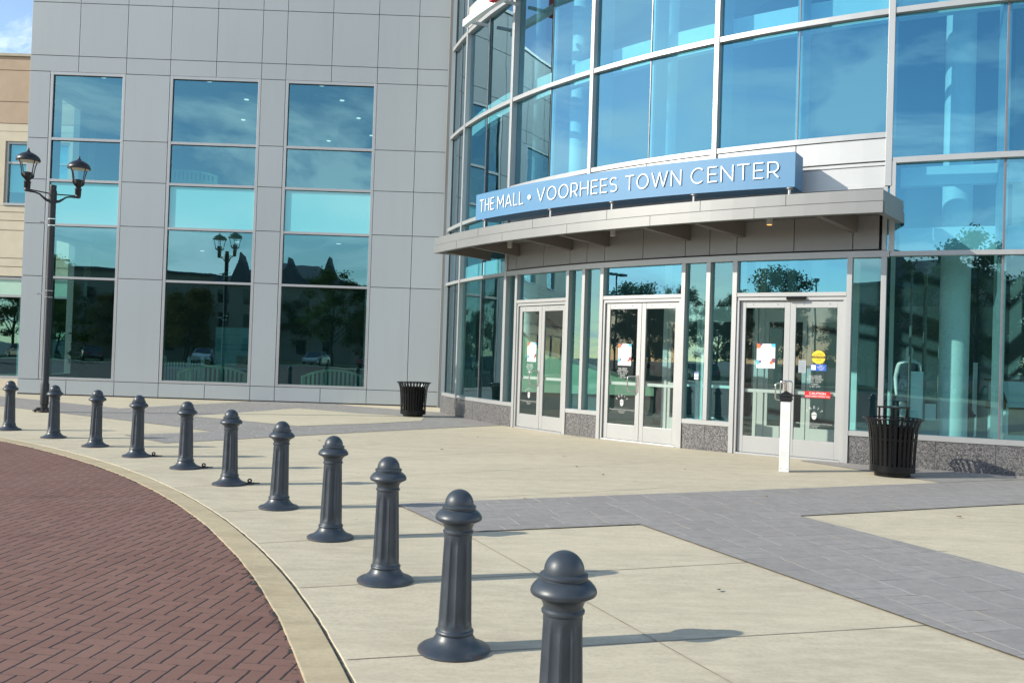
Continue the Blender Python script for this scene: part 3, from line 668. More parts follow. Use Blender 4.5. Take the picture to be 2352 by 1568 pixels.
# doors
HANDLE_Z = 1.12
doors = []
for di, (a, b) in enumerate(DOORS):
    a1, b1 = a + 0.32, b - 0.30
    ch = Chord(a1, b1); W = ch.w
    pn_ = MB(); pn_.quad([ch(0, -0.04, 2.835), ch(W, -0.04, 2.835), ch(W, -0.04, 3.40), ch(0, -0.04, 3.40)]); pn_.build('transom_pane', MT['glass_blue'], rot)
    fr = MB(); fr.box(0, W, -0.10, 0.052, 2.765, 2.835, T=ch); fr.box(0, W, -0.10, 0.03, 2.70, 2.755, T=ch)
    fr.box(0, 0.045, -0.10, 0.035, 0.0, 2.70, T=ch); fr.box(W - 0.045, W, -0.10, 0.035, 0.0, 2.70, T=ch)
    fr.box(0.045, W - 0.045, -0.12, 0.05, 0.0, 0.018, T=ch); fr.box(0.045, W - 0.045, -0.12, 0.03, 0.018, 0.03, T=ch)
    fr.build('door_frame', MT['alu'], rot, bevel=0.004)
    for li in range(2):
        x0 = 0.05 if li == 0 else W / 2 + 0.004; x1 = W / 2 - 0.004 if li == 0 else W - 0.05
        lf = MB(); st = 0.095; dz0, dz1 = 0.036, 2.692; y0, y1 = -0.055, -0.005
        if di == 2: y0, y1 = (-0.055, -0.005) if li else (-0.075, -0.025)
        lf.box(x0, x0 + st, y0, y1, dz0, dz1, T=ch); lf.box(x1 - st, x1, y0, y1, dz0, dz1, T=ch)
        lf.box(x0 + st, x1 - st, y0, y1 - 0.002, dz0, 0.325, T=ch); lf.box(x0 + st, x1 - st, y0, y1 - 0.002, 2.575, dz1, T=ch)
        lo = lf.build('door', MT['alu'], rot, bevel=0.004)
        p = MB(); ym = (y0 + y1) / 2; p.quad([ch(x0 + st, ym, 0.325), ch(x1 - st, ym, 0.325), ch(x1 - st, ym, 2.575), ch(x0 + st, ym, 2.575)]); p.build('pane', MT['glass_door'], lo)
        pb = MB(); pb.box(x0 + st * 0.6, x1 - st * 0.6, y0 - 0.06, y0 - 0.012, 1.09, 1.15, T=ch); pb.build('push_bar', MT['white'], lo, bevel=0.006)
        for bx_ in (x0 + 0.22, x1 - 0.22):
            bo = MB(); bo.box(bx_ - 0.008, bx_ + 0.008, y1, y1 + 0.006, 2.63, 2.646, T=ch); bo.build('bolt', MT['steel'], lo)
        if li == 0:
            hx = x1 - st / 2
            hd = MB(); zz0, zz1 = 0.985, 1.275; ww = 0.19; rr = 0.045; pts = []
            # square D-pull standing out from the stile, turned towards the glass
            hT = lambda u, v: ch(hx - 0.01 - u * 0.62, y1 + u * 0.80, v)
            loop = []
            for cx_, cz_, a0 in ((ww - rr, zz0 + rr, -90), (ww - rr, zz1 - rr, 0)):
                for q in range(5): an = R_(a0 + 90 * q / 4); loop.append((cx_ + rr * cos(an), cz_ + rr * sin(an)))
            loop = [(0.0, zz0)] + loop + [(0.0, zz1)]
            hd.tube([hT(*q) for q in loop], 0.013, 10); hd.box(hx - 0.022, hx + 0.022, y1, y1 + 0.008, 0.96, 1.30, T=ch)
            hd.build('handle', MT['steel'], lo, smooth=True)
        doors.append((di, li, ch, x0, x1, st, ym, lo))
sn = MB(); ch3 = Chord(DOORS[2][0] + 0.32, DOORS[2][1] - 0.30); sn.box(ch3.w / 2 - 0.05, ch3.w / 2 + 0.27, 0.032, 0.10, 2.705, 2.765, T=ch3); sn.build('door_sensor', MT['blackmetal'], rot, bevel=0.012)
# door vinyl: hours, arched name and acorn
def vinyl(ch, cx, y, lo, hours_z=True):
    mb = MB(); T = lambda zc: ch.text(cx, zc, y + 0.004)
    if hours_z:
        text_mesh(mb, 'MALL HOURS', 0.040, T(1.395), width=0.21)
        mb.box(cx - 0.105, cx + 0.105, y + 0.0035, y + 0.0045, 1.382, 1.387, T=ch)
        text_mesh(mb, 'MONDAY - SATURDAY', 0.030, T(1.345), width=0.27)
        text_mesh(mb, '10 AM - 9:00 PM', 0.030, T(1.305), width=0.20)
        text_mesh(mb, 'SUNDAY', 0.030, T(1.265), width=0.12); text_mesh(mb, '11 AM - 6 PM', 0.030, T(1.225), width=0.17)
    for k, c_ in enumerate('PREIT'):
        an = R_(56 - 28 * k); r = 0.118
        def TT(a, u, o, an=an): 
            px, pz = (r + u) * sin(-an) * -1 * -1, (r + u) * cos(an)
            return ch(cx + (r + u) * sin(-an) + a * cos(an), y + 0.004, 0.748 + (r + u) * cos(an) + a * sin(an))
        text_mesh(mb, c_, 0.047, TT)
    n = 14
    body = [(0.042 * cos(R_(180 + 180 * k / n)), -0.075 * sin(R_(180 * k / n)) ** 0.8 if 0 < k < n else 0.0) for k in range(n + 1)]
    mb.quad([ch(cx + x, y + 0.004, 0.755 + z) for x, z in body])
    cap_ = [(0.046 * cos(R_(180 * k / n)), 0.045 * sin(R_(180 * k / n))) for k in range(n + 1)]
    mb.quad([ch(cx + x, y + 0.004, 0.763 + z) for x, z in cap_]); mb.quad([ch(cx + x, y + 0.004, z) for x, z in ((-0.004, 0.806), (0.004, 0.806), (0.003, 0.825), (-0.003, 0.825))])
    text_mesh(mb, 'A Pennsylvania Real Estate Investment Trust Property', 0.024, T(0.603), width=0.60)
    text_mesh(mb, 'www.preit.com', 0.022, T(0.572), width=0.18); text_mesh(mb, 'NYSE: PEI', 0.022, T(0.542), width=0.11)
    mb.build('vinyl_lettering', MT['vinyl'], lo)
for di, li, ch, x0, x1, st, ym, lo in doors:
    if (di, li) in ((0, 0), (1, 0), (2, 1)):
        vinyl(ch, (x0 + x1) / 2, ym, lo)

# interior of the rotunda
RB = 6.2
fl = MB(); fl.lathe([(0.01, 0.012), (RW - 0.16, 0.012)], 96, (CX, CY, 0), cap=False); fl.build('floor', MT['in_floor'], rot)
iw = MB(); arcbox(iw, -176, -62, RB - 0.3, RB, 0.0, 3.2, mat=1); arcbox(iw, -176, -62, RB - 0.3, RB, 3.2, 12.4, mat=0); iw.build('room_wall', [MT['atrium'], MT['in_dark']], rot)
ic = MB(); arcbox(ic, -176, -62, RB - 0.4, RW - 0.05, 12.42, 12.5, step=4); ic.build('ceiling', MT['in_ceiling'], rot)
sd = MB(); ch = Chord(-95.9, -95.0); 
for tt in (-171.5, -95.8):
    q0, q1 = cyl(tt, RB - 0.3), cyl(tt, RW - 0.12); dd = (q1 - q0); nn_ = Vector((-dd.y, dd.x, 0)).normalized() * 0.1
    sd.prism([(q0 + nn_)[:2], (q1 + nn_)[:2], (q1 - nn_)[:2], (q0 - nn_)[:2]], 0, 12.42)
sd.build('end_wall', MT['in_wall'], rot)
for z0, z1, t0, t1, rr in ((3.52, 3.93, -163, -149.2, 15.15), (3.50, 3.93, -116.5, -96.5, 15.15), (7.50, 7.98, -163, -96.5, 15.1), (4.62, 4.93, -116.5, -96.5, 15.2)):
    bb = MB(); arcbox(bb, t0, t1, rr - 0.18, rr, z0, z1); bb.build('ring_beam', MT['in_white'], rot)
for t in (-155.5, -146.9, -136.0, -113.0):
    cl = MB(); z0 = 0.012 if t in (-155.5, -113.0) else 4.3
    cl.lathe([(0.24, z0), (0.24, 12.42)], 32, cyl(t, 14.05)); cl.build('column', MT['in_white'], rot, smooth=True)
vs_ = MB(); arcbox(vs_, -149.2, -116.9, 12.0, RW - 0.16, 4.1, 4.3); vs_.build('vestibule_ceiling', MT['in_ceiling'], rot)
# inner set of doors
for t0, t1 in ((-138.6, -131.2), (-128.2, -120.6)):
    ch = Chord(t0, t1, 12.9); W = ch.w; fr = MB()
    for x in (0.0, W / 2 - 0.09, W / 2 + 0.01, W - 0.08): fr.box(x, x + 0.08, -0.05, 0.0, 0.02, 2.6, T=ch)
    fr.box(0, W, -0.05, 0.01, 2.6, 2.78, T=ch); fr.box(-0.12, 0, -0.06, 0.03, 0.02, 4.1, T=ch); fr.box(W, W + 0.12, -0.06, 0.03, 0.02, 4.1, T=ch)
    for x in (0.08, W / 2 + 0.09): fr.box(x, x + W / 2 - 0.17, -0.05, -0.002, 0.02, 0.34, T=ch); fr.box(x, x + W / 2 - 0.17, -0.03, 0.012, 1.05, 1.11, T=ch); fr.box(x, x + W / 2 - 0.17, -0.05, -0.002, 2.46, 2.6, T=ch)
    fr.build('inner_door', MT['in_white'], rot)
iv = MB(); ch = Chord(-131.2, -128.2, 12.9)
for x in (0.15, ch.w - 0.22): iv.box(x, x + 0.07, -0.05, 0.02, 0.02, 4.1, T=ch)
ch = Chord(-117.6, -117.2, 15.4); 
iv.build('inner_mullion', MT['in_white'], rot)
vw = MB(); q0, q1 = cyl(-117.6, 12.4), cyl(-117.6, 15.35); dd = (q1 - q0).normalized()
for k in range(1):
    s0 = k * 0.72; 
    for (s_, w_) in ((s0, 0.07),):
        p0 = q0 + dd * s_; p1 = q0 + dd * (s_ + w_); nn_ = Vector((-dd.y, dd.x, 0)) * 0.04
        vw.prism([(p0 + nn_)[:2], (p1 + nn_)[:2], (p1 - nn_)[:2], (p0 - nn_)[:2]], 0.02, 4.1)
vw.build('inner_mullion', MT['in_white'], rot)

# ------------------------------------------------------------------ canopy over the doors
RF = 16.86; CZ0, CZM, CZ1 = 3.935, 4.115, 4.295; CT0, CT1 = -153.5, -117.0
def ENDP(mb, o, z0, z1):
    p, q = cyl(CT1, RF), cyl(-116.15, RW + 0.06); d = (q - p).normalized(); nn_ = Vector((d.y, -d.x, 0)); p = p + nn_ * o + d * 0.1; q = q + nn_ * o; w = nn_ * -0.1
    mb.prism([p[:2], q[:2], (q + w)[:2], (p + w)[:2]], z0, z1)
cnp = MB()
arcbox(cnp, CT0, CT1, RF - 0.10, RF, CZ0, CZM - 0.006); arcbox(cnp, CT0, CT1, RF - 0.14, RF - 0.02, CZM + 0.002, CZ1)
arcbox(cnp, CT0, CT0 + 0.35, RW + 0.03, RF - 0.10, CZ0, CZM - 0.006); ENDP(cnp, -0.002, CZ0, CZM - 0.006)
arcbox(cnp, CT0 + 0.05, CT0 + 0.35, RW + 0.03, RF - 0.14, CZM + 0.002, CZ1); ENDP(cnp, -0.02, CZM + 0.002, CZ1)
can_o = cnp.build('canopy', MT['fascia'], rot, bevel=0.004)
cj = MB()
for t, z0, z1 in ((-149.2, CZ0, CZM - 0.01), (-142.9, CZ0, CZM - 0.01), (-136.4, CZ0, CZM - 0.01), (-130.0, CZ0, CZM - 0.01), (-123.6, CZ0, CZM - 0.01)):
    arcbox(cj, t - 0.012, t + 0.012, RF - 0.02, RF + 0.0015, z0, z1)
for t in (-146.1, -139.7, -133.2, -126.8, -121.9): arcbox(cj, t - 0.012, t + 0.012, RF - 0.04, RF - 0.0185, CZM + 0.004, CZ1)
arcbox(cj, CT0 + 0.02, CT1 - 0.02, RF - 0.13, RF - 0.03, CZM - 0.006, CZM + 0.002)
cj.build('fascia_joint', MT['dark'], can_o)
sf = MB(); arcbox(sf, CT0 + 0.3, CT1 - 0.1, RW + 0.035, RF - 0.10, 4.10, 4.14); sf.build('soffit', MT['soffit'], can_o)
rf_ = MB(); arcbox(rf_, CT0 + 0.3, CT1 - 0.3, RW + 0.05, RF - 0.14, 4.20, 4.23); rf_.build('canopy_roof', MT['soffit'], can_o)
for t, t2 in ((-151.6, -152.0), (-146.9, -147.4), (-140.2, -140.9), (-136.5, -137.3), (-129.7, -130.7), (-125.8, -127.2), (-118.9, -120.2)):
    p, q = cyl(t, RW + 0.032), cyl(t2, RF - 0.102); d = (q - p).normalized(); nn_ = Vector((-d.y, d.x, 0)) * 0.05
    mb = MB(); Z = lambda v, z: Vector((v.x, v.y, z))
    mb.add([Z(p + nn_, 3.815), Z(q + nn_, 3.925), Z(q + nn_, 4.10), Z(p + nn_, 4.10), Z(p - nn_, 3.815), Z(q - nn_, 3.925), Z(q - nn_, 4.10), Z(p - nn_, 4.10)],
           [(0, 1, 2, 3), (7, 6, 5, 4), (0, 4, 5, 1), (1, 5, 6, 2), (2, 6, 7, 3), (3, 7, 4, 0)])
    mb.build('beam', MT['beam'], can_o, bevel=0.004)
for t in (-145.9, -134.8, -123.6):
    c0 = cyl(t, 16.05); mb = MB(); mb.lathe([(0.055, 3.95), (0.055, 4.10)], 20, c0); mb.lathe([(0.065, 4.085), (0.065, 4.1)], 20, c0)
    d_ = mb.build('downlight', MT['white_panel'], can_o, smooth=True)
    mb = MB(); mb.lathe([(0.042, 3.946), (0.042, 3.952)], 16, c0); mb.build('bulb', MT['lamp_warm'] if t > -130 else MT['lens'], d_)

# ------------------------------------------------------------------ the long blue name sign
RS = 16.38; ST0, ST1 = -149.3, -121.85
def szo(t): return 0.0042 * (-122 - t)
sg = thing('sign', 'long curved blue sign with white lettering standing on the entrance canopy', 'sign', cyl(-135.5, RS, 0))
def arc_sheet(mb, t0, t1, r0, r1, z0, z1):
    n = 28; vs = []
    for i in range(n + 1):
        t = t0 + (t1 - t0) * i / n; o = szo(t); vs += [cyl(t, r0, z0 + o), cyl(t, r1, z0 + o), cyl(t, r1, z1 + o), cyl(t, r0, z1 + o)]
    fs = [(0, 1, 2, 3), (n * 4 + 3, n * 4 + 2, n * 4 + 1, n * 4)] + [(i * 4 + k, (i + 1) * 4 + k, (i + 1) * 4 + (k + 1) % 4, i * 4 + (k + 1) % 4) for i in range(n) for k in range(4)]
    mb.add(vs, fs); return mb
SL = Vector(sg.location)
def rel(mb): mb.v = [tuple(Vector(p) - SL) for p in mb.v]; return mb
SZ0, SZ1 = 4.50, 5.075
mb = MB(); arc_sheet(mb, ST0, ST1, RS - 0.50, RS, SZ0, SZ1); rel(mb).build('sign_box', MT['signblue'], sg)
lt = MB()
WORDS = [('THE', -148.55, -146.45), ('MALL', -145.95, -142.65), ('VOORHEES', -141.1, -133.6), ('TOWN', -132.95, -128.85), ('CENTER', -128.2, -122.75)]
CAPH = 0.272; BASE = SZ0 + 0.163
def ell(cx, cy, rx, ry, a0, a1, n=18): return [(cx + rx * cos(R_(a0 + (a1 - a0) * k / n)), cy + ry * sin(R_(a0 + (a1 - a0) * k / n))) for k in range(n + 1)]
GW = {'T': .74, 'H': .78, 'E': .60, 'M': .94, 'A': .90, 'L': .54, 'V': .90, 'O': 1.0, 'R': .68, 'S': .64, 'W': 1.32, 'N': .80, 'C': .88}
SWD = 0.076; hS = SWD / 2
def glyph(c, w):
    l, r, m_, b, t_ = hS, w - hS, w / 2, hS, 1 - hS
    if c == 'T': return [[(0, t_), (w, t_)], [(m_, t_), (m_, 0)]]
    if c == 'H': return [[(l, 0), (l, 1)], [(r, 0), (r, 1)], [(l, .5), (r, .5)]]
    if c == 'E': return [[(l, 0), (l, 1)], [(l, t_), (w, t_)], [(l, .51), (w * .93, .51)], [(l, b), (w, b)]]
    if c == 'L': return [[(l, 0), (l, 1)], [(l, b), (w, b)]]
    if c == 'M': return [[(l, 0), (l, 1)], [(r, 0), (r, 1)], [(l, 1 - .02), (m_, .28)], [(r, 1 - .02), (m_, .28)]]
    if c == 'N': return [[(l, 0), (l, 1)], [(r, 0), (r, 1)], [(l, .97), (r, .03)]]
    if c == 'A': return [[(l * .8, 0), (m_, .98)], [(w - l * .8, 0), (m_, .98)], [(w * .2, .27), (w * .8, .27)]]
    if c == 'V': return [[(l * .8, 1), (m_, .02)], [(w - l * .8, 1), (m_, .02)]]
    if c == 'W': return [[(l * .8, 1), (w * .27, .02)], [(w * .27, .02), (m_, .98)], [(m_, .98), (w * .73, .02)], [(w * .73, .02), (w - l * .8, 1)]]
    if c == 'O': return [ell(m_, .5, m_ - hS, .5 - hS + .01, 0, 360, 36)]
    if c == 'C': return [ell(w * .54, .5, w * .54 - hS, .5 - hS + .01, 48, 312, 28)]
    if c == 'R': return [[(l, 0), (l, 1)], [(l, t_), (w * .52, t_)] + ell(w * .52, .665, w * .48 - hS, .335 - hS, 90, -90, 14) + [(l, .33 + hS)], [(w * .50, .36), (w - hS * .6, 0)]]
    if c == 'S': return [ell(m_, .735, m_ - hS, .265 - hS + .005, 35, 262, 16) + ell(m_, .265, m_ - hS, .265 - hS + .005, 82, -145, 16)]
def ribbon(mb, pts, hw, T, d):
    P = [Vector((p[0], p[1])) for p in pts]; cl = (P[0] - P[-1]).length < 1e-5
    if cl: P = P[:-1]
    n = len(P); vs = []
    for i, p in enumerate(P):
        a = P[i - 1] if (i or cl) else p; b_ = P[(i + 1) % n] if (i < n - 1 or cl) else p
        d0 = (p - a).normalized() if (p - a).length > 1e-9 else (b_ - p).normalized(); d1 = (b_ - p).normalized() if (b_ - p).length > 1e-9 else d0
        nn_ = Vector((-(d0 + d1).y, (d0 + d1).x)); nn_.normalize(); k = hw / max(.5, nn_.dot(Vector((-d0.y, d0.x))))
        q0, q1 = p + nn_ * k, p - nn_ * k
        vs += [T(q0.x, q0.y, 0), T(q1.x, q1.y, 0), T(q0.x, q0.y, d), T(q1.x, q1.y, d)]
    fs = []
    for i in range(n if cl else n - 1):
        o, e = i * 4, ((i + 1) % n) * 4
        fs += [(o + 2, o + 3, e + 3, e + 2), (o, e, e + 1, o + 1), (o, o + 2, e + 2, e), (o + 1, e + 1, e + 3, o + 3)]
    if not cl: fs += [(0, 1, 3, 2), ((n - 1) * 4, (n - 1) * 4 + 2, (n - 1) * 4 + 3, (n - 1) * 4 + 1)]
    mb.add(vs, fs)
for w, t0, t1 in WORDS:
    lt = MB(); gapw = 0.24; tot = sum(GW[c] for c in w) + gapw * (len(w) - 1); k = (t1 - t0) / tot; t = t0; kk = math.radians(k) * RS / CAPH
    for c_ in w:
        tm = t + GW[c_] * k / 2; d0 = cyl(tm, RS + 0.002, 0); a_ = R_(tm); tg = Vector((-sin(a_), cos(a_), 0)); no = Vector((cos(a_), sin(a_), 0)); ww = GW[c_] * kk
        for q, st_ in enumerate(glyph(c_, ww)):
            ribbon(lt, st_, SWD / 2, lambda x, y, z, d0=d0, tg=tg, no=no, tm=tm, ww=ww, q=q: d0 + tg * (x - ww / 2) * CAPH + no * (z + 0.0012 * q) + Vector((0, 0, BASE + szo(tm) + y * CAPH)), 0.018)
        t += (GW[c_] + gapw) * k
    rel(lt).build('lettering', MT['letter'], sg)
tm = -141.95; lt = MB()
dot = [(0.05 * cos(2 * pi * k / 20), 0.05 * sin(2 * pi * k / 20)) for k in range(20)]
dch = Chord(tm - 0.2, tm + 0.2, RS + 0.0); TTd = lambda x, y, z: dch(dch.w / 2 + x, z, SZ0 + 0.285 + szo(tm) + y)
lt.prism(dot, 0.002, 0.024, T=TTd)
rel(lt).build('dot', MT['letter'], sg)
for t in (-148.2, -139.9, -134.2, -128.1, -122.2):
    pm_ = MB(); c0 = cyl(t, RS - 0.07, 0); pm_.lathe([(0.026, 4.23), (0.026, SZ0 + szo(t) + 0.004)], 14, c0); pm_.lathe([(0.06, SZ0 + szo(t) - 0.02), (0.06, SZ0 + szo(t) + 0.003)], 14, c0); rel(pm_).build('post', MT['alu'], sg, smooth=True)
# upper sign band: white curved rail with a red letter hanging over the top edge of the picture
ub = thing('sign', 'white curved rail of an upper sign with a red letter high on the glass wall', 'sign', cyl(-148, 16.2, 9.6))
SL = Vector(ub.location)
mb = MB(); arcbox(mb, -154.3, -140, 16.1, 16.22, 9.50, 9.66); rel(mb).build('rail', MT['white'], ub)
mb = MB(); 
for t in (-153.6, -148, -142.5): arcbox(mb, t - 0.12, t + 0.12, RW + 0.05, 16.1, 9.545, 9.605)
rel(mb).build('bracket', MT['white_panel'], ub)
mb = MB(); arcbox(mb, -148.35, -147.2, 16.25, 16.37, 9.50, 10.5); rel(mb).build('letter', MT['red'], ub)
mb = MB(); arcbox(mb, -158.3, -140, RW - 0.02, RW + 0.055, 9.92, 10.45); mb.build('upper_panel', MT['white_panel'], rot)

# ------------------------------------------------------------------ things fixed on the doors and glass
def on_door(di, th0, th1, z0, z1, li=None):
    for e in doors:
        if e[0] == di and (li is None or e[1] == li):
            s0, s1 = sub(e[2], th0), sub(e[2], th1)
            if li is not None or e[3] <= (s0 + s1) / 2 <= e[4]: return e[2], s0, s1, e[6]
def disc(mb, ch, cx, cz, r, y, mat, clip=None):
    n = 22; pts = []
    for k in range(n):
        x, z = cx + r * cos(2 * pi * k / n), cz + r * sin(2 * pi * k / n)
        if clip: x = min(max(x, clip[0]), clip[1]); z = min(max(z, clip[2]), clip[3])
        pts.append(ch(x, y, z))
    mb.quad(pts, mat)
PLAB = ['white events poster with coloured dots on the narrow left entrance door', 'white events poster with coloured dots on the middle entrance door', 'white events poster with coloured dots on the right entrance door']
for di, th0, th1, z0, z1 in ((0, -145.5, -144.37, 1.478, 1.90), (1, -135.4, -134.25, 1.475, 1.895), (2, -124.78, -123.6, 1.522, 1.947)):
    ch, s0, s1, y = on_door(di, th0, th1, z0, z1); mb = MB(); y += 0.005; w = s1 - s0; cx = (s0 + s1) / 2; h_ = z1 - z0
    mb.box(s0, s1, y - 0.002, y, z0, z1, 0, T=ch); cl = (s0, s1, z0, z1)
    disc(mb, ch, s0 + w * .07, z1 - h_ * .07, w * .17, y + .001, 1, cl); disc(mb, ch, s0 + w * .22, z1 - h_ * .01, w * .09, y + .0016, 3, cl); disc(mb, ch, s1 - w * .08, z1 - h_ * .03, w * .15, y + .001, 2, cl)
    disc(mb, ch, s0 + w * .07, z0 + h_ * .24, w * .13, y + .001, 2, cl); disc(mb, ch, s0 + w * .2, z0 + h_ * .27, w * .07, y + .0016, 3, cl)
    disc(mb, ch, s1 - w * .07, z0 + h_ * .32, w * .13, y + .001, 3, cl); disc(mb, ch, s1 - w * .2, z0 + h_ * .23, w * .09, y + .0016, 1, cl)
    for tx, zz, hh, ww, mt in (('UPCOMING', .82, .045, .46, 1), ('EVENTS', .765, .045, .32, 1), ('Home and Leisure Show', .68, .026, .56, 4), ('October 17-18', .635, .026, .32, 4), ('Holiday Night', .575, .026, .32, 4), ('October 30  7pm', .53, .026, .38, 4), ('Calendar Wednesday Trip', .465, .026, .58, 4), ('October 31 - November 1', .42, .026, .56, 4), ('visit us online for details', .33, .016, .5, 4), ('voorhees town center', .115, .02, .44, 4)):
        text_mesh(mb, tx, h_ * hh * .8, ch.text(cx, z0 + h_ * zz, y + .0018), mt, width=w * ww)
    o = mb.build('poster', [MT['paper'], MT['orange'], MT['sky_ink'], MT['plum'], MT['ink']]); tag(o, PLAB[di], 'poster', 'events posters on the doors')
ch, s0, s1, y = on_door(2, -121.26, -120.5, 1.6, 1.8, 1)
cx = (s0 + s1) / 2; y += 0.006
mb = MB(); cz = 1.738; r = 0.113; poly = [(r * cos(2 * pi * k / 36), r * sin(2 * pi * k / 36)) for k in range(36)]
mb.prism(poly, y - 0.002, y, 0, T=lambda a, b, d: ch(cx + a, d, cz + b))
mb.box(cx - 0.111, cx + 0.111, y, y + 0.0012, cz - 0.022, cz + 0.022, 1, T=ch)
text_mesh(mb, 'AUTOMATIC', 0.033, ch.text(cx, cz + 0.035, y + .001), 1, width=0.165); text_mesh(mb, 'CAUTION', 0.035, ch.text(cx, cz - 0.017, y + .0022), 0, width=0.19); text_mesh(mb, 'DOOR', 0.033, ch.text(cx, cz - 0.068, y + .001), 1, width=0.085)
tag(mb.build('caution_sticker', [MT['yellow'], MT['black']]), 'round yellow automatic door caution sticker on the right door', 'sticker')
mb = MB(); s0, s1 = sub(ch, -121.35), sub(ch, -120.4); mb.box(s0, s1, y - 0.002, y, 1.508, 1.616, 0, T=ch)
mb.box(s0 + 0.012, s0 + 0.085, y, y + 0.0012, 1.522, 1.602, 1, T=ch)
for k, tx in enumerate(('PUSH', 'BUTTON TO', 'ACTIVATE', 'DOOR')): text_mesh(mb, tx, 0.016, ch.text(s0 + 0.172, 1.588 - 0.023 * k, y + .0012), 1, width=(0.055, 0.115, 0.1, 0.055)[k])
# small seated-figure symbol on the white square
disc(mb, ch, s0 + 0.045, 1.589, 0.006, y + .002, 0); mb.box(s0 + 0.042, s0 + 0.048, y + .0016, y + .002, 1.558, 1.583, 0, T=ch); mb.box(s0 + 0.042, s0 + 0.062, y + .0016, y + .002, 1.555, 1.560, 0, T=ch); disc(mb, ch, s0 + 0.046, 1.545, 0.015, y + .0017, 0); disc(mb, ch, s0 + 0.046, 1.545, 0.010, y + .0021, 1)
tag(mb.build('push_button_sticker', [MT['blue'], MT['letter']]), 'blue push button to activate door sticker below the yellow disc', 'sticker')
mb = MB(); s0, s1 = sub(ch, -121.66), sub(ch, -120.1); mb.box(s0, s1, y - 0.002, y + 0.003, 1.048, 1.158, 0, T=ch); cx = (s0 + s1) / 2
text_mesh(mb, 'CAUTION', 0.042, ch.text(cx, 1.104, y + .0036), 1, width=0.27); text_mesh(mb, 'DOOR OPENS TOWARD YOU', 0.024, ch.text(cx, 1.064, y + .0036), 1, width=0.395)
tag(mb.build('caution_placard', [MT['red'], MT['letter']]), 'red caution placard reading door opens toward you across the push bar', 'placard')
mb = MB(); s0, s1 = sub(ch, -122.1), sub(ch, -121.63); mb.box(s0, s1, y - 0.006, y - 0.004, 1.465, 1.68, 0, T=ch)
for k in range(9): mb.box(s0 + 0.015, s1 - 0.015, y - 0.004, y - 0.0034, 1.485 + k * 0.02, 1.490 + k * 0.02, 1, T=ch)
tag(mb.build('paper_notice', [simple('faded_paper_mat', (0.30, 0.34, 0.36), 0.6), MT['ink']]), 'faded grey paper notice taped left of the yellow disc', 'notice')
chs = Chord(-129.78, -128.24, RW - 0.04); mb = MB(); mb.box(0.19, 0.27, 0.0, 0.003, 1.27, 1.40, 0, T=chs); mb.box(0.195, 0.265, 0.003, 0.004, 1.37, 1.395, 1, T=chs); mb.box(0.195, 0.265, 0.003, 0.004, 1.312, 1.328, 1, T=chs)
tag(mb.build('notice_sticker', [MT['paper'], MT['blue']]), 'small white and blue sticker on the narrow glass between two doors', 'sticker')

# ------------------------------------------------------------------ beige store at far left
BY = 29.3
bs = thing('beige_store', 'tan and cream store block at the left edge behind the grey building', 'building', (-40, BY, 0))
def bx(mb, x0, x1, y0, y1, z0, z1, mat=0): mb.box(x0 + 40, x1 + 40, y0, y1, z0, z1, mat)
X0, X1 = -75.0, -14.2
wl = MB(); rows = [(8.757, 9.485, 0), (9.485, 10.538, 0), (10.538, 11.0, 0), (8.49, 8.757, 1), (5.809, 6.026, 1), (5.527, 5.809, 1), (5.204, 5.527, 1), (4.278, 5.204, 1), (3.996, 4.278, 1), (3.674, 3.996, 1)]
wx = [(-74 + 5 * k) for k in range(12)]
WO = [(x, x + 2.0) for x in wx if x < -20] + [(-17.05, -14.9)]
for z0, z1, mt in rows: bx(wl, X0, X1, 0.0, 0.3, z0 + 0.012, z1 - 0.012, mt)
xs = [X0] + [v for w in WO for v in w] + [X1]
for a_, b_ in zip(xs[0::2], xs[1::2]): bx(wl, a_, b_, 0.0, 0.3, 6.026, 8.49, 1)
for a_, b_ in WO: bx(wl, a_, b_, 0.0, 0.3, 8.175, 8.49, 1)
bx(wl, X0, X1, 0.0, 0.3, 0.0, 0.28, 1)
bx(wl, X0, X1, 0.06, 0.32, 3.6, 11.0, 1) if False else None
wl.build('wall', [MT['tan'], MT['cream']], bs)
gr = MB(); 
for z in (9.485, 10.538, 8.757, 5.809, 5.527, 5.204, 4.278, 3.996): bx(gr, X0, X1, 0.03, 0.1, z - 0.013, z + 0.013)
gr.build('groove', simple('groove_mat', (0.33, 0.26, 0.18), 0.9), bs)
rf_ = MB(); bx(rf_, X0 - 0.05, X1, -0.06, 10, 11.0, 11.09); rf_.build('parapet_cap', simple('cap_mat', (0.42, 0.37, 0.28), 0.7), bs)
for a_, b_ in WO:
    f_ = MB(); 
    bx(f_, a_, b_, 0.06, 0.16, 8.09, 8.175); bx(f_, a_, b_, -0.03, 0.16, 6.03, 6.11); bx(f_, a_, a_ + 0.09, 0.06, 0.16, 6.11, 8.09); bx(f_, b_ - 0.09, b_, 0.06, 0.16, 6.11, 8.09); bx(f_, a_ + 0.09, b_ - 0.09, 0.06, 0.16, 7.43, 7.50)
    fo = f_.build('window', MT['alu'], bs)
    p = MB(); p.quad([(a_ + 40.09, 0.13, 6.11), (b_ + 39.91, 0.13, 6.11), (b_ + 39.91, 0.13, 8.09), (a_ + 40.09, 0.13, 8.09)]); p.build('pane', MT['glass_teal'], fo)
    p = MB(); bx(p, a_ + 0.09, b_ - 0.09, 0.2, 0.25, 6.5, 8.09); p.build('blind', MT['in_white'], fo)
f_ = MB(); bx(f_, X0, X1, 0.04, 0.16, 3.575, 3.66); bx(f_, X0, X1, 0.04, 0.16, 2.99, 3.07); bx(f_, X0, X1, 0.0, 0.16, 0.28, 0.38)
for k in range(20): bx(f_, X0 + 3 * k, X0 + 3 * k + 0.09, 0.04, 0.16, 0.38, 2.99)
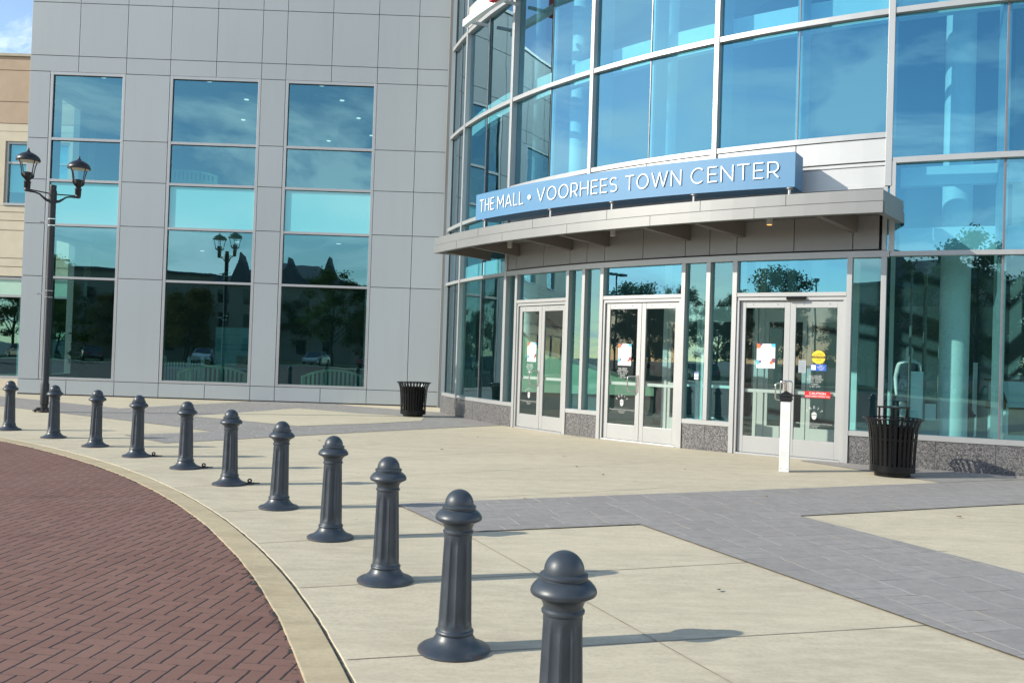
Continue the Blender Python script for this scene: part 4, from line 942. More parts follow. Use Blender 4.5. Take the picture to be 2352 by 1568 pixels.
fo = f_.build('shopfront', MT['alu'], bs)
p = MB(); bx(p, X0, X1, 0.09, 0.12, 3.07, 3.575); p.build('spandrel_panel', MT['mint'], fo)
p = MB(); p.quad([(X0 + 40, 0.10, 0.38), (X1 + 40, 0.10, 0.38), (X1 + 40, 0.10, 2.99), (X0 + 40, 0.10, 2.99)]); p.build('pane', MT['glass_teal'], fo)
p = MB(); bx(p, X0, X1, 5.0, 5.1, 0, 11); bx(p, X0, X1, 0.3, 5, 3.1, 3.2); bx(p, X0, X1, 0.3, 5, 0.0, 0.03); p.build('room_wall', MT['in_dark'], bs)
p = MB(); bx(p, -16.95, -16.62, 1.0, 1.3, 0.03, 3.1); p.build('column', MT['in_white'], bs)

# ------------------------------------------------------------------ bollards
def bollard_proto():
    root = thing('bollard', '', 'bollard', (0, 0, 0), 0, 'fluted bollards along the curb')
    mb = MB()
    mb.lathe([(0.193, 0.0), (0.197, 0.006), (0.196, 0.014), (0.188, 0.021), (0.168, 0.027), (0.147, 0.037), (0.129, 0.050), (0.115, 0.064), (0.105, 0.080), (0.0985, 0.0955)], 56, cap=True)
    mb.build('base', MT['bollard'], root, smooth=True)
    pr = []
    for z, r in ((0.0955, 0.0985), (0.102, 0.1035), (0.110, 0.1035), (0.117, 0.0985), (0.120, 0.0945)): pr.append((r, z))
    nz = 26
    for i in range(nz + 1): t = i / nz; pr.append((0.0925 + (0.0755 - 0.0925) * t, 0.123 + (0.628 - 0.123) * t))
    pr += [(0.0785, 0.632), (0.0825, 0.637), (0.0825, 0.645), (0.0785, 0.650), (0.076, 0.653)]
    def flute(r, z, a):
        if not 0.135 < z < 0.615: return r
        e = min(1.0, max(0, (z - 0.148) / 0.02), ) * min(1.0, max(0, (0.603 - z) / 0.02)); e = max(0, e)
        f = (a / (2 * pi) * 10) % 1.0; q = abs(f - 0.5) / 0.36
        return r - (0.0085 * sqrt(1 - q * q) * e if q < 1 else 0)
    mb = MB(); mb.lathe(pr, 120, fr=flute, cap=False); mb.build('shaft', MT['bollard'], root, smooth=True)
    mb = MB(); mb.lathe([(0.076, 0.652), (0.0765, 0.662), (0.080, 0.674), (0.088, 0.686), (0.099, 0.695), (0.112, 0.700), (0.1235, 0.706), (0.127, 0.714), (0.1255, 0.724), (0.118, 0.737), (0.106, 0.750), (0.094, 0.758), (0.087, 0.762), (0.0865, 0.766), (0.0915, 0.769), (0.0925, 0.775), (0.0915, 0.781), (0.083, 0.785), (0.0775, 0.788)], 56, cap=False)
    mb.build('collar', MT['bollard'], root, smooth=True)
    pr = [(0.0775, 0.788)] + [(0.0775 * cos(R_(90 * k / 12)), 0.790 + 0.078 * sin(R_(90 * k / 12))) for k in range(12)] + [(0.003, 0.868)]
    mb = MB(); mb.lathe(pr, 48, cap=True); mb.build('dome', MT['bollard'], root, smooth=True)
    return root
BL = ['dark grey fluted bollard nearest the camera, its foot below the picture', 'dark grey fluted bollard second from the front with its whole rusty foot showing',
      'third dark grey bollard from the front along the curved curb', 'fourth dark grey bollard from the front along the curved curb', 'fifth dark grey bollard from the front along the curved curb',
      'dark grey bollard with hinge latch at its foot, nearest of the three latched ones', 'dark grey bollard with hinge latch at its foot, middle of the three latched ones', 'dark grey bollard with hinge latch at its foot, farthest of the three latched ones',
      'dark grey bollard just past the latched ones, third from the left edge', 'dark grey bollard standing just right of the lamp post foot', 'farthest dark grey bollard at the left edge of the picture']
pos = [(0.228, 3.37)] + [(-0.26, 4.80), (-0.83, 6.19), (-1.49, 7.54), (-2.28, 8.87), (-3.22, 10.27), (-4.18, 11.49), (-5.25, 12.52), (-6.32, 13.55), (-7.49, 14.57), (-8.80, 15.59)]
proto = bollard_proto()
for i, (x, y) in enumerate(pos):
    o = proto if i == 0 else copy_tree(proto)
    o.location = (x, y, 0.0); o.rotation_euler = (R_(random.uniform(-.5, .5)), R_(random.uniform(-.5, .5)), R_(11 + 13 * i)); o['label'] = BL[i]
    if 5 <= i <= 7:
        mb = MB(); mb.box(0.17, 0.28, -0.022, 0.022, 0.006, 0.022); mb.box(0.27, 0.34, -0.012, 0.012, 0.010, 0.020)
        mb.tube([(0.225 + 0.019 * cos(2 * pi * k / 14), 0.0, 0.043 + 0.017 * sin(2 * pi * k / 14)) for k in range(14)], 0.009, 8, closed=True)
        q = mb.build('latch', MT['lampmetal'], o, smooth=True); q.rotation_euler = (0, 0, R_(12 - 11 - 13 * i))

# ------------------------------------------------------------------ twin lantern post
LX, LY = -10.36, 19.70
lp = thing('lamp_post', 'tall black twin lantern lamp post standing before the grey building', 'lamp post', (LX, LY, 0))
mb = MB(); mb.lathe([(0.075, 0.03), (0.075, 0.16), (0.088, 0.17), (0.088, 0.62), (0.072, 0.66), (0.071, 4.66), (0.082, 4.67), (0.082, 4.93), (0.068, 4.94), (0.068, 5.03), (0.073, 5.035), (0.07, 5.055), (0.03, 5.065)], 28); mb.build('pole', MT['lampmetal'], lp, smooth=True)
mb = MB(); mb.box(-0.17, 0.17, -0.17, 0.17, 0.025, 0.045)
for sx in (-1, 1):
    for sy in (-1, 1): mb.lathe([(0.022, 0.0), (0.022, 0.075)], 8, (sx * 0.13, sy * 0.13, 0)); mb.prism([(sx * 0.15, sy * 0.02), (sx * 0.06, sy * 0.02), (sx * 0.06, sy * 0.05), (sx * 0.15, sy * 0.05)], 0.045, 0.10)
mb.build('base_plate', MT['lampmetal'], lp)
AD = Vector((0.726, 0.688, 0))
for sgn in (-1, 1):
    hp = AD * sgn * 0.525 + Vector((0, 0, 4.875))
    def hpt(u, z): p = AD * sgn * u; return (p.x, p.y, z)
    ar = MB(); ar.tube([hpt(0.06, 4.70), hpt(0.13, 4.715), hpt(0.20, 4.765), hpt(0.27, 4.825), hpt(0.36, 4.85), hpt(0.56, 4.862)], [0.034, 0.03, 0.023, 0.019, 0.018, 0.022], 10); ar.tube([hpt(0.06, 4.865), hpt(0.50, 4.895)], 0.014, 8); ar.build('arm', MT['lampmetal'], lp, smooth=True)
    hc = (hp.x, hp.y, hp.z - 0.012)
    ln = MB(); ln.lathe([(0.04, -0.01), (0.058, 0.0), (0.062, 0.04), (0.056, 0.05), (0.064, 0.06), (0.066, 0.17), (0.078, 0.185), (0.072, 0.20), (0.052, 0.215), (0.058, 0.235), (0.075, 0.28), (0.082, 0.36), (0.09, 0.40), (0.07, 0.405)], 24, hc)
    lno = ln.build('lantern', MT['lampmetal'], lp, smooth=True)
    cg = MB()
    for k in range(4):
        a = R_(45 + 90 * k + 20); P = [(0.06, 0.26), (0.115, 0.305), (0.14, 0.335), (0.145, 0.37), (0.155, 0.45), (0.18, 0.56), (0.222, 0.665)]
        cg.tube([(hc[0] + r * cos(a), hc[1] + r * sin(a), hc[2] + z) for r, z in P], [0.02, 0.024, 0.02, 0.012, 0.011, 0.011, 0.012], 8)
    cg.build('cage', MT['lampmetal'], lno, smooth=True)
    rfm = MB(); rfm.lathe([(0.225, 0.645), (0.242, 0.65), (0.247, 0.67), (0.236, 0.715), (0.205, 0.755), (0.15, 0.80), (0.09, 0.83), (0.05, 0.845), (0.034, 0.87), (0.018, 0.885), (0.022, 0.905), (0.012, 0.93), (0.004, 0.945)], 32, hc, cap=True); rfm.build('lantern_roof', MT['lampmetal'], lno, smooth=True)
    rl = MB(); rl.lathe([(0.02, 0.640), (0.215, 0.6435)], 28, hc, cap=True); rl.build('reflector', MT['lens'], lno)
for zz in (2.555, 2.70, 4.155, 4.30):
    cm = MB(); cm.lathe([(0.080, zz - 0.011), (0.080, zz + 0.011)], 20); cm.box(-0.005, 0.13, -0.10, -0.075, zz - 0.008, zz + 0.008); cm.build('banner_clamp', MT['steel'], lp)
for zz in (2.625, 4.225):
    cm = MB(); cm.box(-0.14, -0.07, -0.03, 0.03, zz - 0.06, zz + 0.05); cm.tube([(-0.13, 0, zz), (-0.25, -0.02, zz + 0.01)], 0.017, 8); cm.build('banner_bracket', MT['alu'], lp)

# ------------------------------------------------------------------ litter receptacles
def trash_can(label, loc, H, canopy):
    t = thing('trash_can', label, 'trash can', loc, 0, 'black slatted trash cans')
    mb = MB(); mb.lathe([(0.25, 0.0), (0.25, 0.075)], 40); mb.build('plinth', MT['blackmetal'], t, smooth=True)
    mb = MB(); mb.lathe([(0.306, 0.065), (0.317, 0.07), (0.317, 0.165), (0.306, 0.17)], 48); mb.build('base_band', MT['blackmetal'], t, smooth=True)
    sl = MB(); n = 30
    P = [(0.312, 0.16), (0.322, 0.40), (0.333, 0.56), (0.341, H - 0.20), (0.354, H - 0.12), (0.380, H - 0.045), (0.416, H - 0.005)]
    for k in range(n):
        a = 2 * pi * k / n; w = 0.0195; vs = []
        for i, (r, z) in enumerate(P):
            for q in (-1, 1):
                for dr in (0, -0.006): vs.append(((r + dr) * cos(a) - q * w * sin(a), (r + dr) * sin(a) + q * w * cos(a), z))
        fs = []
        for i in range(len(P) - 1):
            b0, b1 = i * 4, i * 4 + 4
            for u, v in ((0, 2), (2, 3), (3, 1), (1, 0)): fs.append((b0 + u, b0 + v, b1 + v, b1 + u))
        sl.add(vs, fs)
    sl.build('slats', MT['blackmetal'], t)
    mb = MB(); mb.tube([(0.418 * cos(2 * pi * k / 48), 0.418 * sin(2 * pi * k / 48), H) for k in range(48)], 0.011, 8, closed=True); mb.tube([(0.327 * cos(2 * pi * k / 48), 0.327 * sin(2 * pi * k / 48), H - 0.30) for k in range(48)], 0.009, 6, closed=True); mb.build('rim', MT['blackmetal'], t, smooth=True)
    mb = MB(); mb.lathe([(0.24, 0.08), (0.285, H - 0.12), (0.292, H - 0.11), (0.275, H - 0.105), (0.23, 0.12)], 36); mb.build('liner', MT['blackmetal'], t, smooth=True)
    if canopy:
        mb = MB()
        for sx in (-1, 1):
            for sy in (-1, 1): mb.box(sx * 0.14 - 0.012, sx * 0.14 + 0.012, sy * 0.14 - 0.012, sy * 0.14 + 0.012, H - 0.12, H + 0.16)
        mb.box(-0.165, 0.165, -0.165, 0.165, H + 0.155, H + 0.178); o = mb.build('rain_cover', MT['blackmetal'], t, bevel=0.004); o.rotation_euler = (0, 0, R_(30))
    return t
trash_can('black slatted trash can without a cover before the grey panels', (-2.40, 21.98, 0), 0.85, False)
trash_can('black slatted trash can with a square cover near the granite base', (5.70, 13.14, 0), 0.85, True)

# ------------------------------------------------------------------ white push-button post
PX, PY = 4.13, 13.24
po = thing('button_post', 'white square post with a black cap and steel hoop before the right door', 'post', (PX, PY, 0), R_(-21))
mb = MB(); mb.box(-0.072, 0.072, -0.072, 0.072, 0.0, 1.05); mb.build('post_body', MT['post_white'], po, bevel=0.006)
mb = MB(); mb.box(-0.079, 0.079, -0.079, 0.079, 1.045, 1.07); mb.box(-0.092, 0.092, -0.092, 0.092, 1.07, 1.10); mb.box(-0.085, 0.085, -0.085, 0.085, 1.10, 1.125); mb.box(-0.105, 0.105, -0.105, 0.105, 1.125, 1.147)
mb.add([(-0.10, -0.10, 1.147), (0.10, -0.10, 1.147), (0.10, 0.10, 1.147), (-0.10, 0.10, 1.147), (0, 0, 1.205)], [(3, 2, 1, 0), (0, 1, 4), (1, 2, 4), (2, 3, 4), (3, 0, 4)])
mb.build('cap', MT['lampmetal'], po)
mb = MB(); rr = 0.04; hp = [(-0.085, 0.0, 1.16), (-0.085, 0.0, 1.31)] + [(-0.045 - rr * cos(R_(90 * k / 5)), 0.0, 1.31 + rr * sin(R_(90 * k / 5))) for k in range(1, 6)] + [(0.045 + rr * sin(R_(90 * k / 5)), 0.0, 1.31 + rr * cos(R_(90 * k / 5))) for k in range(0, 6)] + [(0.085, 0.0, 1.16)]
mb.tube(hp, 0.0115, 10); mb.build('hoop', MT['steel'], po, smooth=True)
mb = MB(); 
for sx in (-0.045, 0.045): mb.lathe([(0.006, 0), (0.006, 0.004)], 8, (sx, 0, 0)); 
mb.v = [(x, -0.072 - z, 0.05 + y) for x, y, z in mb.v]; mb.build('screw', MT['blackmetal'], po)

# ------------------------------------------------------------------ things seen through the glass
def bench(label, x, y, z0, w, zt, rise, name='bench'):
    t = thing(name, label, 'bench', (x, y, 0), R_(3))
    h0 = z0 + 0.42
    bk_ = MB(); n = 17; P = []
    for i in range(n + 1): u = -1 + 2 * i / n; P.append((u * w / 2, 0, zt + rise * (1 - u * u)))
    for a_, b_ in zip(P, P[1:]):
        bk_.add([(a_[0], -0.025, a_[2] - 0.07), (b_[0], -0.025, b_[2] - 0.07), (b_[0], -0.025, b_[2]), (a_[0], -0.025, a_[2]), (a_[0], 0.025, a_[2] - 0.07), (b_[0], 0.025, b_[2] - 0.07), (b_[0], 0.025, b_[2]), (a_[0], 0.025, a_[2])], [(0, 1, 2, 3), (7, 6, 5, 4), (0, 4, 5, 1), (3, 2, 6, 7), (0, 3, 7, 4), (1, 5, 6, 2)])
    for i in range(15):
        u = -1 + 2 * (i + 0.5) / 15; bk_.box(u * w / 2 - 0.033, u * w / 2 + 0.033, -0.012, 0.012, h0 - 0.1, zt + rise * (1 - u * u) - 0.06)
    bk_.box(-w / 2, w / 2, -0.02, 0.02, h0 - 0.1, h0 - 0.04); bk_.build('backrest', MT['olive'], t)
    st_ = MB()
    for k in range(5): st_.box(-w / 2, w / 2, 0.04 + k * 0.09, 0.11 + k * 0.09, h0, h0 + 0.025)
    st_.build('seat', MT['olive'], t)
    for sx in (-1, 1):
        for sy in (0.0, 0.45): lg = MB(); lg.box(sx * w / 2 - 0.03, sx * w / 2 + 0.03, sy - 0.03, sy + 0.03, z0, h0 if sy else zt); lg.build('leg', MT['olive'], t)
    return t
bench('arched slat bench with its back to the right tall window', -5.35, 26.85, 0.05, 1.95, 0.78, 0.23)
bench('arched slat bench with its back to the middle tall window', -9.05, 26.85, 0.05, 2.0, 0.80, 0.21)
bench('pale arched slat bench back upstairs in the middle window', -10.2, 27.1, 6.25, 1.9, 6.83, 0.14)
fn = thing('picket_fence', 'white picket fence inside the middle tall window', 'fence', (-10.3, 28.0, 0))
mb = MB()
for k in range(11): x = -0.55 + k * 0.095; mb.prism([(x - 0.028, 0.2), (x + 0.028, 0.2), (x + 0.028, 1.02), (x, 1.06), (x - 0.028, 1.02)], -0.01, 0.01, T=lambda a, b, c: (a, c, b))
mb.build('pickets', MT['in_white'], fn)
mb = MB(); mb.box(-0.6, 0.6, 0.012, 0.04, 0.4, 0.47); mb.box(-0.6, 0.6, 0.012, 0.04, 0.82, 0.89); mb.build('rail', MT['in_white'], fn)
for x in (-0.68, 0.1, 0.53): mb = MB(); mb.box(x - 0.045, x + 0.045, -0.045, 0.045, 0.05, 1.1); mb.lathe([(0.05, 1.1), (0.07, 1.13), (0.055, 1.18), (0.004, 1.25)], 12, (x, 0, 0)); mb.build('post', MT['in_white'], fn)
pb = MB(); pb.box(-0.6, 0.6, -0.02, 0.02, 0.85, 2.2, 0); TT = lambda dx, z: (lambda s, u, o: (dx + s, -0.024 - o, z + u))
text_mesh(pb, 'make new', 0.085, TT(0.05, 1.62), 1, width=0.8); text_mesh(pb, 'customers', 0.085, TT(0.05, 1.48), 1, width=0.85)
text_mesh(pb, 'want to see your business here', 0.03, TT(0.0, 1.95), 1, width=0.9)
pb.quad([(0.1, -0.023, 0.9), (0.55, -0.023, 0.9), (0.55, -0.023, 1.3), (0.1, -0.023, 1.3)], 2)
o = pb.build('display_board', [simple('board_teal_mat', (0.30, 0.45, 0.45), 0.5), MT['ink'], simple('board_photo_mat', (0.35, 0.22, 0.16), 0.5, var=0.6, vs=6)]); o.location = (-8.95, 28.5, 0); tag(o, 'printed display board standing inside the middle tall window', 'display board')
es = thing('escalator', 'escalator with a pale green side behind the left entrance door', 'escalator', (0.9, 21.6, 0))
mb = MB(); mb.prism([(-0.75, 0.72), (2.6, 0.72), (2.6, 0.95), (-0.16, 1.70), (-0.75, 2.2)], 0.0, 1.1, T=lambda a, b, c: (a, c, b)); mb.build('side_panel', MT['green'], es)
mb = MB(); mb.prism([(-0.75, 2.95), (0.2, 2.25), (2.6, 1.35), (2.6, 1.45), (0.2, 2.36), (-0.75, 3.08)], -0.04, 0.04, T=lambda a, b, c: (a, c, b)); mb.build('handrail', MT['blackmetal'], es)
mb = MB(); mb.prism([(-0.75, 2.2), (-0.16, 1.70), (2.6, 0.95), (2.6, 1.02), (-0.16, 1.78), (-0.75, 2.29)], -0.05, 0.0, T=lambda a, b, c: (a, c, b)); mb.build('skirt_trim', MT['alu'], es)
mb = MB(); mb.box(-0.8, 2.6, 0.05, 1.05, 0.02, 0.72); mb.build('truss', MT['in_dark'], es)
# mannequin
mq = thing('mannequin', 'white faceless mannequin in a dark tank dress behind the right window', 'mannequin', (6.95, 15.45, 0.0), R_(-20))
def skin(name, verts, edges, rads, mat, parent, lv=2):
    me = bpy.data.meshes.new(name); me.from_pydata(verts, edges, []); o = bpy.data.objects.new(name, me); C.objects.link(o); o.parent = parent
    m1 = o.modifiers.new('skin', 'SKIN'); m1.use_smooth_shade = True
    for i, r in enumerate(rads): 
        sv = me.skin_vertices[0].data[i]; sv.radius = r if isinstance(r, tuple) else (r, r); sv.use_root = (i == 0)
    s = o.modifiers.new('subsurf', 'SUBSURF'); s.levels = lv; s.render_levels = lv
    me.materials.append(mat); return o
Z0 = 0.33
V = [(0, 0, 0.95), (0, 0, 1.1), (0, 0.0, 1.27), (0, 0.01, 1.40), (0, 0.01, 1.47), (0.0, -0.01, 1.55), (0.0, -0.015, 1.63), (0.0, -0.01, 1.69),
     (-0.16, 0.01, 1.38), (-0.21, 0.02, 1.12), (-0.20, -0.04, 0.90), (-0.19, -0.07, 0.80), (0.16, 0.01, 1.38), (0.21, 0.02, 1.12), (0.20, -0.04, 0.90), (0.19, -0.07, 0.80),
     (-0.085, 0, 0.88), (-0.085, -0.02, 0.50), (-0.085, 0.02, 0.10), (-0.085, -0.08, 0.03), (0.085, 0, 0.88), (0.085, 0.02, 0.50), (0.085, 0.05, 0.10), (0.085, -0.05, 0.03)]
V = [(x, y, z * 0.98 + Z0) for x, y, z in V]
E_ = [(0, 1), (1, 2), (2, 3), (3, 4), (4, 5), (5, 6), (6, 7), (3, 8), (8, 9), (9, 10), (10, 11), (3, 12), (12, 13), (13, 14), (14, 15), (0, 16), (16, 17), (17, 18), (18, 19), (0, 20), (20, 21), (21, 22), (22, 23)]
Rr = [(0.14, 0.10), (0.115, 0.09), (0.135, 0.10), (0.12, 0.075), 0.045, (0.065, 0.08), (0.075, 0.092), (0.05, 0.06), 0.05, 0.038, 0.03, 0.026, 0.05, 0.038, 0.03, 0.026, 0.075, 0.055, 0.038, 0.03, 0.075, 0.055, 0.038, 0.03]
skin('body', V, E_, Rr, MT['mannequin'], mq)
mb = MB(); mb.lathe([(0.20, 0.70), (0.175, 0.95), (0.135, 1.10), (0.155, 1.25), (0.15, 1.34), (0.12, 1.37)], 28, (0, 0, Z0)); mb.v = [(x, y * 0.76, z) for x, y, z in mb.v]; mb.build('dress', MT['cloth'], mq, smooth=True)
mb = MB(); mb.box(-0.35, 0.35, -0.35, 0.35, 0.012, Z0); mb.build('stand', MT['in_white'], mq)
pnl = MB(); pnl.box(-0.11, 0.11, -0.02, 0.02, 0.72, 1.55); pnl.box(0.145, 0.40, 0.10, 0.13, 0.72, 1.0); pnl.box(0.145, 0.40, 0.10, 0.13, 0.42, 0.68); pnl.box(-0.12, 0.42, 0.02, 0.09, 0.012, 0.72, 1)  # white boxes shape only the sunlit part, cut off at the canopy's shade
pnl.box(-0.13, -0.11, -0.03, 0.03, 0.012, 3.3, 1); pnl.box(0.11, 0.145, -0.03, 0.05, 0.012, 3.3, 1)
o = pnl.build('display_stand', [MT['in_white'], MT['in_wall']]); o.location = (6.98, 15.22, 0); tag(o, 'white display panels, only their sunlit part, beside the mannequin behind the right window', 'display stand')
ib = MB(); ib.lathe([(0.20, 0.012), (0.22, 0.78), (0.24, 0.79), (0.24, 0.83), (0.21, 0.84), (0.17, 0.93), (0.10, 0.99), (0.01, 1.01)], 28); o = ib.build('indoor_bin', MT['blackmetal'], smooth=True); o.location = (7.95, 15.6, 0); tag(o, 'dark round indoor bin with a domed top behind the right window', 'bin')
ls = MB(); ls.box(-0.035, 0.035, -0.02, 0.02, 0.35, 1.75); ls.lathe([(0.15, 0.012), (0.15, 0.03), (0.02, 0.06), (0.02, 0.36)], 20); o = ls.build('sign_stand', MT['in_white']); o.location = (8.87, 16.9, 0); tag(o, 'thin white upright sign stand between the bin and the cart', 'sign stand')
ct = thing('kiosk_cart', 'white vendor cart with a sloped lid and brown trim at the right edge', 'cart', (9.6, 16.4, 0))
mb = MB(); mb.box(-0.55, 0.55, -0.25, 0.35, 0.17, 1.02); mb.build('cart_body', MT['in_white'], ct)
mb = MB(); mb.prism([(-0.25, 1.02), (0.35, 1.02), (0.35, 1.42), (0.05, 1.42)], -0.55, 0.55, T=lambda a, b, c: (c, a, b)); mb.build('lid', MT['in_white'], ct)
mb = MB(); mb.box(-0.6, 0.6, 0.05, 0.42, 1.42, 1.46); mb.prism([(-0.27, 1.03), (0.0, 1.43), (-0.04, 1.43), (-0.31, 1.03)], -0.60, -0.55, T=lambda a, b, c: (c, a, b)); mb.box(-0.6, -0.555, -0.27, 0.35, 0.9, 1.03); mb.build('trim', MT['wood'], ct)
mb = MB(); mb.box(-0.50, -0.15, -0.262, -0.252, 0.45, 0.95); mb.build('menu_plate', MT['wood'], ct)
for x in (-0.45, 0.45): mb = MB(); mb.lathe([(0.075, -0.02), (0.075, 0.02)], 20); mb.v = [(x + a_, -0.2 + c_, 0.087 + b_) for a_, b_, c_ in mb.v]; mb.build('wheel', MT['tyre'], ct)
# potted plant behind the left window
pp = thing('potted_plant', 'leafy potted plant inside the left tall window behind the lamp post', 'plant', (-13.35, 27.4, 0))
mb = MB(); mb.lathe([(0.14, 0.05), (0.19, 0.42), (0.2, 0.45), (0.17, 0.45)], 20); mb.build('pot', MT['yellow'], pp, smooth=True)
mb = MB(); mb.tube([(0, 0, 0.4), (0.03, 0.0, 1.1), (0.0, 0.02, 1.9)], 0.02, 6)
for k in range(150):
    a = random.uniform(0, 2 * pi); r = 0.35 * sqrt(random.random()); c_ = Vector((r * cos(a), r * sin(a), random.uniform(0.7, 2.2))); u = Vector((random.uniform(-1, 1), random.uniform(-1, 1), random.uniform(-.6, .6))).normalized() * 0.11; w = u.cross(Vector((random.uniform(-1, 1), random.uniform(-1, 1), 1))).normalized() * 0.05
    mb.quad([c_ - u, c_ + w, c_ + u, c_ - w])
mb.build('foliage', MT['leaf_a'], pp)

# ------------------------------------------------------------------ leaves blown over the paving
lf = []
for (x, y) in ((0.2, 9.9), (-1.1, 14.6), (1.3, 12.1), (2.6, 13.0), (-2.2, 20.6), (-0.6, 17.0), (1.9, 14.9), (1.0, 12.9), (1.5, 6.2), (3.1, 10.6), (4.9, 9.6), (-3.3, 15.4), (-5.0, 21.5), (-6.8, 24.9), (-8.7, 24.6), (0.9, 14.2)):
    mb = MB(); a = random.uniform(0, 6.28); s = random.uniform(0.018, 0.04)
    if (x, y) == (1.5, 6.2): s = 0.032
    pts = [(-s, 0, 0.006), (-0.3 * s, 0.45 * s, 0.014), (0.5 * s, 0.35 * s, 0.010), (s, 0, 0.016), (0.4 * s, -0.4 * s, 0.007), (-0.4 * s, -0.35 * s, 0.010)]
    mb.quad(pts); o = mb.build('fallen_leaf', MT['wood'] if random.random() < .6 else MT['dark']); o.location = (x, y, 0.006); o.rotation_euler = (0, 0, a)
    tag(o, 'tiny dry brown leaf lying on the paving', 'leaf', 'dry leaves on the paving'); lf.append(o)

# ------------------------------------------------------------------ behind the camera: what the glass mirrors
def make_tree(name, seed, h, spread, leafmat, n):
    rnd = random.Random(seed); t = thing(name, 'dense tree beyond the ring road, mirrored in the glass', 'tree', (0, 0, 0), 0, 'trees beyond the ring road')
    tr = MB(); tr.tube([(0, 0, -0.1), (0.05, 0.0, h * .2), (0.0, 0.08, h * .45), (0.06, 0.0, h * .8)], [0.17, 0.13, 0.10, 0.03], 9)
    cl = []
    for k in range(9):
        a = rnd.uniform(0, 2 * pi); z = rnd.uniform(.3, .6) * h; r = spread * rnd.uniform(.5, .95)
        e = (r * cos(a), r * sin(a), z + rnd.uniform(.12, .3) * h); tr.tube([(0, 0.03, z * .8), (e[0] * .5, e[1] * .5, (z * .8 + e[2]) / 2 + .1), e], [0.06, 0.04, 0.015], 6); cl.append(e)
    tr.build('trunk', MT['bark'], t)
    for k in range(60):
        a = rnd.uniform(0, 2 * pi); u = rnd.uniform(0.25, 1.0); rr = spread * sqrt(max(0.05, 1 - (2 * abs(u - .55)) ** 2)) * rnd.uniform(.3, 1); cl.append((rr * cos(a), rr * sin(a), h * u))
    cr = MB()
    for k in range(n):
        c_ = rnd.choice(cl); g_ = lambda s: rnd.gauss(0, s)
        p = Vector((c_[0] + g_(.30), c_[1] + g_(.30), max(h * .22, c_[2] + g_(.24)))); u = Vector((g_(1), g_(1), g_(.7))).normalized() * rnd.uniform(.08, .17); w = u.cross(Vector((g_(1), g_(1), g_(1)))).normalized() * rnd.uniform(.04, .085)
        cr.quad([p - u, p + w, p + u, p - w])
    cr.build('crown', leafmat, t); return t
protos = [make_tree('broadleaf_tree', 1, 8.5, 3.2, MT['leaf_a'], 9500), make_tree('broadleaf_tree', 2, 7.0, 2.8, MT['leaf_b'], 8000), make_tree('broadleaf_tree', 3, 9.5, 3.4, MT['leaf_a'], 10500)]
used = [False] * 3
spots = []
for k in range(30):
    a = 158 + 132 * k / 29 + random.uniform(-1.5, 1.5); r = 45 + (k % 3) * 4.0 + random.uniform(-1, 1); spots.append((BC.x + r * cos(R_(a)), BC.y + r * sin(R_(a))))
spots += [(-38.5, -22.5), (-28, -29.5), (-15, -30.8), (4, -27), (-10.5, -28.2), (-6.0, -29.3), (-1.0, -27.5), (8.5, -24), (0.3, -18.6), (-3.0, -21.2), (3.6, -16.2), (-7.0, -24.2), (-48.5, -3)]
for k, (x, y) in enumerate(spots):
    i = k % 3; o = copy_tree(protos[i]) if used[i] else protos[i]; used[i] = True
    o.location = (x, y, 0); o.rotation_euler = (0, 0, random.uniform(0, 6.28)); s = random.uniform(.75, 1.05); o.scale = (s, s, s)
